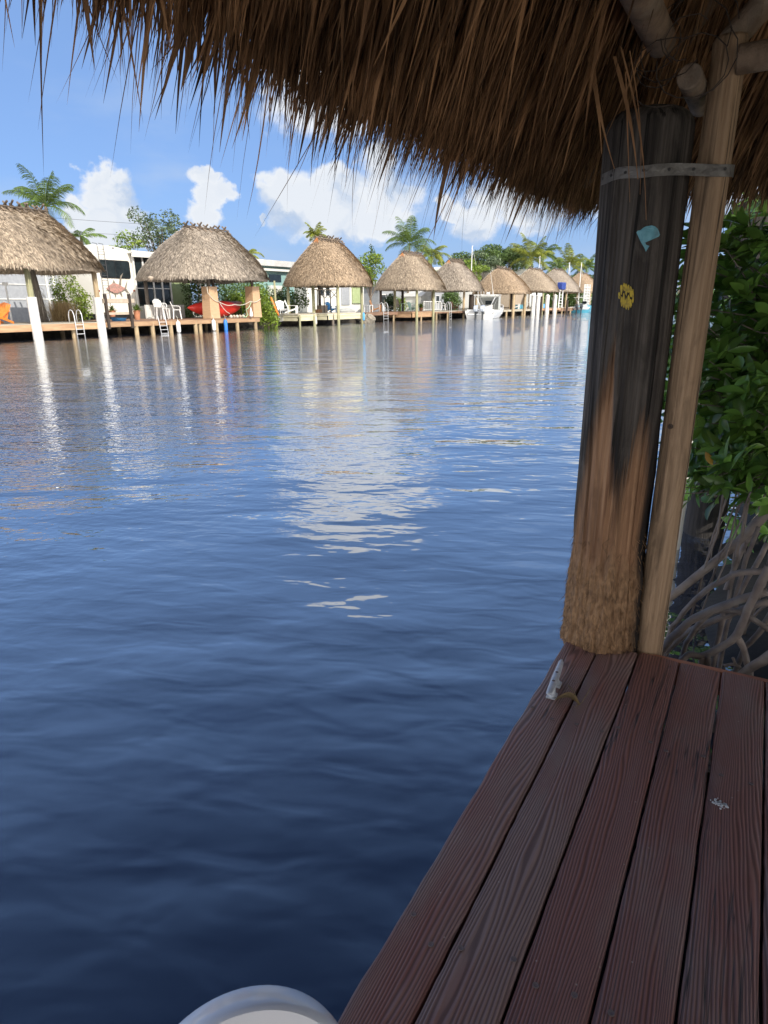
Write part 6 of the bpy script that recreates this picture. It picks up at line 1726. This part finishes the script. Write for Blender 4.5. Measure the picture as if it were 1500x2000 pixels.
for i in (-1, 1):
    b = MB(); p = lo + hs * i * .07; b.bar(p + Vector((0, 0, .03)), Vector((p.x, p.y, DZ + .2)) + hd * .02, .035, .02); b.build('back_strut', M['plastic'], ch, world=True, bevel=.004)
    for j in (-1, 1):
        b = MB(); q = sc_c + hs * i * .14 + hd * j * .14; b.cyl((q.x, q.y, DZ), (q.x, q.y, DZ + .2), .014, .02, n=12); b.build('leg', M['plastic'], ch, world=True, auto=40)

# ---- red mangrove crowding the end of the dock
def mangrove_leaf_mat():
    m = mat('mangrove_leaf', (.11, .245, .048), (.18, .33, .058), .30, scale=9, rnd=.55, trans=.22, spec=.6)
    return m
M['mleaf'] = mangrove_leaf_mat()
M['mleaf_yellow'] = mat('mleaf_yellow', (.55, .38, .04), (.5, .25, .03), .4, rnd=.3)
M['mbark'] = mat('mbark', (.23, .19, .165), (.12, .098, .09), .75, scale=12, stretch=(1, 1, 1), bump=.5, rnd=.25, dirt=((.28, .26, .24), 14, .6))
def leaf_batch(mb, P, D, Nn, Ln, wd, fold=.18, rnd=None):
    """pointed oval leaves with a folded midrib: base P, direction D, face normal Nn"""
    n = len(P)
    D = D / np.linalg.norm(D, axis=1, keepdims=True)
    S = np.cross(D, Nn); S /= np.linalg.norm(S, axis=1, keepdims=True) + 1e-9
    Nn = np.cross(S, D)
    ts = [0, .18, .42, .68, .88, 1.0]; ws = [.06, .62, 1., .86, .45, .02]
    k = len(ts); V = np.zeros((n, k, 3, 3))
    for i, (t, w_) in enumerate(zip(ts, ws)):
        mid = P + D * (Ln * t)[:, None] - Nn * (Ln * .16 * t * t)[:, None]
        for j, q in enumerate((-1, 0, 1)):
            V[:, i, j] = mid + S * (wd * .5 * w_ * q)[:, None] + Nn * (abs(q) * wd * fold * w_)[:, None]
    base = np.arange(n)[:, None] * 3 * k
    seg = np.array([[i * 3 + j, i * 3 + j + 1, i * 3 + j + 4, i * 3 + j + 3] for i in range(k - 1) for j in (0, 1)])
    F_ = (base[:, :, None] + seg[None]).reshape(-1, 4) + mb.n
    mb.v.append(V.reshape(-1, 3)); mb.r.append(np.repeat(rnd if rnd is not None else RNG.random(n), 3 * k)); mb.f.extend(F_.tolist()); mb.n += n * 3 * k
def curve(p, q, r_, sag=0., wob=.03, n=10, seed=0):
    p, q = Vector(p), Vector(q); out_ = []
    for k in range(n + 1):
        t = k / n
        v = p.lerp(q, t); v.z += sag * 4 * t * (1 - t)
        v += Vector((mnoise.noise(Vector((t * 2.5, seed, 1))), mnoise.noise(Vector((t * 2.5, seed, 7))), mnoise.noise(Vector((t * 2.5, seed, 13))))) * wob * math.sin(math.pi * t) ** .5
        out_.append(v)
    return out_
def mangrove(loc, lab, zmax, xr, yr, ntwig, group=None, seed=3, zc=1.7, leafscale=1., root_to=(), bare=1.05):
    rnd_ = random.Random(seed); rg = np.random.default_rng(seed)
    t = thing('mangrove_tree', lab, 'mangrove', loc, 0, group)
    o_ = Vector(loc)
    tr = MB()
    trunk = curve((o_.x, o_.y, .55), (o_.x + .1, o_.y + .1, zmax - .4), .05, wob=.15, n=10, seed=seed)
    tr.tube(trunk, [.055 - .004 * k for k in range(len(trunk))], 10)
    twigs = []
    for k in range(ntwig):
        end = Vector((rnd_.uniform(*xr), rnd_.uniform(*yr), rnd_.uniform(bare, zmax)))
        st_ = trunk[rnd_.randrange(3, len(trunk) - 1)]
        if end.z < st_.z - .5: st_ = trunk[3]
        c = curve(st_, end, 0, sag=rnd_.uniform(-.05, .12), wob=.12, n=8, seed=seed + k * 3.1)
        tr.tube(c, [max(.0016, .011 * (1 - i / 8.5)) for i in range(9)], 5, caps=False)
        twigs.append(c)
    tr.build('trunk', M['mbark'], t, smooth=True, world=True)
    P, D, Nn = [], [], []
    for c in twigs:
        for side in range(rnd_.randint(3, 5)):
            i = rnd_.choice((5, 6, 7, 8, 8))
            tip = c[i] + Vector((rnd_.gauss(0, .05), rnd_.gauss(0, .05), rnd_.gauss(.02, .05)))
            ax = (c[8] - c[6]).normalized() + Vector((rnd_.gauss(0, .4), rnd_.gauss(0, .4), rnd_.gauss(.35, .3))); ax.normalize()
            u, v = perp(ax)
            for q in range(rnd_.randint(5, 9)):
                a = q * 2.4 + rnd_.random(); sp_ = rnd_.uniform(.5, 1.1)
                d = (ax * rnd_.uniform(.25, .9) + (u * math.cos(a) + v * math.sin(a)) * sp_).normalized()
                nn = (ax - d * ax.dot(d)) + Vector((rnd_.gauss(0, .2), rnd_.gauss(0, .2), .35))
                P.append(tip - ax * (q * .006)); D.append(d); Nn.append(nn)
    P, D, Nn = map(lambda a: np.array([tuple(v) for v in a]), (P, D, Nn))
    n = len(P); lf = MB()
    leaf_batch(lf, P, D, Nn, rg.uniform(.050, .098, n) * leafscale, rg.uniform(.022, .042, n) * leafscale, rnd=rg.random(n))
    lf.build('crown', M['mleaf'], t, smooth=True, world=True)
    return t, trunk, rnd_
mg, trunk, rr_ = mangrove((.42, 3.05, 0), 'glossy green mangrove leaning over the water behind the dock end', 1.74, (-.36, .40), (2.5, 3.3), 350, seed=5, bare=.80)
for yp in ([-.16, 2.45, 1.0],):
    yl = MB(); leaf_batch(yl, np.array([yp]), np.array([[.5, 0, -.8]]), np.array([[0, -1, .2]]), np.array([.055]), np.array([.022]))
    yl.build('yellow_leaf', M['mleaf_yellow'], mg, smooth=True, world=True)
rb = MB()
def onY(px, py, Y):
    d = ray(px, py); return CAM + d * (Y / d.y)
# arching prop roots: (photograph points with their distance), thick to thin
ROOTS = [([(1500, 1000, 2.9), (1440, 1060, 2.85), (1380, 1110, 2.8), (1330, 1150, 2.75), (1300, 1175, 2.72)], .020, .014),
         ([(1500, 1115, 2.6), (1430, 1120, 2.6), (1380, 1150, 2.62), (1335, 1195, 2.65), (1312, 1225, 2.66)], .012, .010),
         ([(1500, 1155, 2.5), (1420, 1180, 2.5), (1360, 1205, 2.5), (1310, 1245, 2.5), (1290, 1275, 2.5)], .015, .015),
         ([(1500, 1175, 2.6), (1420, 1200, 2.6), (1350, 1230, 2.6), (1305, 1270, 2.6)], .013, .012),
         ([(1500, 1105, 2.4), (1475, 1165, 2.4), (1450, 1215, 2.4), (1440, 1245, 2.4), (1400, 1270, 2.38), (1370, 1285, 2.36), (1345, 1278, 2.34), (1325, 1300, 2.3)], .015, .012),
         ([(1440, 1245, 2.4), (1452, 1275, 2.4), (1465, 1310, 2.4)], .013, .012), ([(1372, 1280, 2.36), (1368, 1310, 2.36)], .013, .012), ([(1383, 1280, 2.36), (1385, 1308, 2.36)], .010, .010),
         ([(1520, 1270, 2.3), (1490, 1290, 2.3), (1445, 1320, 2.3)], .017, .014),
         ([(1500, 1060, 2.7), (1450, 1150, 2.7), (1420, 1220, 2.7), (1412, 1262, 2.7)], .010, .009),
         ([(1480, 1030, 2.8), (1450, 1110, 2.8), (1430, 1190, 2.8), (1410, 1250, 2.8)], .009, .008),
         ([(1465, 960, 2.8), (1440, 1080, 2.8), (1425, 1160, 2.8)], .008, .007),
         ([(1512, 1190, 2.7), (1480, 1240, 2.7), (1455, 1265, 2.7)], .012, .011),
         ([(1500, 1230, 2.55), (1450, 1195, 2.55), (1400, 1190, 2.55), (1365, 1215, 2.55), (1340, 1255, 2.55)], .011, .010),
         ([(1412, 1190, 2.6), (1408, 1225, 2.6), (1400, 1260, 2.6)], .011, .010),
         ([(1438, 1090, 2.75), (1430, 1120, 2.75), (1424, 1150, 2.75)], .007, .006),
         ([(1466, 960, 2.5), (1430, 1060, 2.5), (1400, 1140, 2.5)], .0035, .003),
         ([(1415, 1300, 2.3), (1432, 1296, 2.3), (1448, 1304, 2.3)], .006, .004), ([(1430, 1285, 2.3), (1436, 1300, 2.3)], .005, .004),
         ([(1344, 1140, 2.78), (1338, 1150, 2.78), (1334, 1158, 2.78)], .006, .004)]
for i, (pts, ra, rbb) in enumerate(ROOTS):
    P = [onY(*p) for p in pts]
    Q = []
    for a, c in zip(P, P[1:]):
        for q in range(4): Q.append(a.lerp(c, q / 4))
    Q.append(P[-1])
    for _ in range(2): Q = [Q[0]] + [(Q[k - 1] + Q[k] * 2 + Q[k + 1]) / 4 for k in range(1, len(Q) - 1)] + [Q[-1]]
    if Q[-1].z > -.3 and pts[-1][1] > 1100 and ra > .0075:             # carry the root on down into the mud
        d = (Q[-1] - Q[-2]).normalized(); d = (d * .5 + Vector((0, 0, -1))).normalized()
        for q in range(5): Q.append(Q[-1] + d * max(.08, (Q[-1].z + .6) / 4))
    Q = [p + Vector((mnoise.noise(p * 14 + Vector((i, 0, 0))), mnoise.noise(p * 14 + Vector((0, i, 0))), mnoise.noise(p * 14 + Vector((0, 0, i))))) * .006 for p in Q]
    n = len(Q)
    rb.tube(Q, [(ra + (rbb - ra) * k / (n - 1)) * (1 + .14 * mnoise.noise(Q[k] * 22)) for k in range(n)], 10)
rg_ = random.Random(11)
for k in range(12):                                  # the tangle further in, beyond the frame's right edge
    a = Vector((rg_.uniform(.1, .7), rg_.uniform(2.5, 3.3), rg_.uniform(.5, 1.0))); e = Vector((rg_.uniform(-.15, .9), rg_.uniform(2.35, 3.8), -.5))
    rb.tube(curve(a, e, 0, sag=.18, wob=.08, n=9, seed=k), rg_.uniform(.006, .014), 7)
for k in range(14):                                  # fine bare stems
    a = Vector((rg_.uniform(-.12, .25), rg_.uniform(2.6, 3.1), rg_.uniform(.75, 1.2))); e = a + Vector((rg_.uniform(-.12, .12), rg_.uniform(-.1, .2), -rg_.uniform(.3, .9)))
    rb.tube(curve(a, e, 0, sag=.02, wob=.05, n=6, seed=k + 90), rg_.uniform(.0018, .005), 5)
rb.build('prop_roots', M['mbark'], mg, smooth=True, world=True)
# neighbour's piling and vinyl sleeve behind the leaves
q0 = onY(1442, 600, 4.6)
nb = thing('dark_piling', 'dark weathered piling half hidden behind the mangrove leaves', 'piling', (q0.x, 4.6, 0))
b = MB(); b.cyl((q0.x, 4.6, -2.2), (q0.x + .01, 4.6, 2.05), .125, n=28); b.build('pole', mat('dark_pole', (.05, .045, .042), (.018, .016, .016), .8, scale=5, stretch=(9, 9, .7), bump=.8), nb, world=True, auto=40)
q1 = onY(1333, 900, 4.2)
nb = thing('sleeved_piling', 'white vinyl sleeved piling glimpsed between slim post and mangrove', 'piling', (q1.x, 4.2, 0))
b = MB(); b.cyl((q1.x, 4.2, -2.2), (q1.x + .0, 4.2, .95), .06, n=24); b.build('sleeve', M['vinyl'], nb, world=True, auto=40)
b = MB(); b.lathe([(.064, 0), (.064, .03), (.01, .08)], (q1.x, 4.2, .95), 24); b.build('cap', M['vinyl'], nb, world=True, auto=40)
for i, (x, y, lab) in enumerate(((.75, 4.9, 'dense mangrove standing a few steps up the near bank'), (1.6, 9.0, 'broad mangrove further up the near bank'),
                                 (1.5, 14.0, 'round mangrove halfway up the near bank'), (2.0, 21.0, 'far mangrove on the near bank of the canal'))):
    mangrove((x, y, 0), lab, 2.3 if i == 0 else 3.0, (x - (1.05 if i == 0 else 1.25), x + 1.3), (y - (1.0 if i == 0 else 1.6), y + 1.8), 420 if i == 0 else 260, seed=20 + i, bare=.15 if i == 0 else .35, leafscale=1.35 if i == 0 else 1.6)
for o in [q for q in bpy.data.objects if q.type == 'MESH' and q.data.materials and q.data.materials[0] is None]:
    print('no material', o.name)
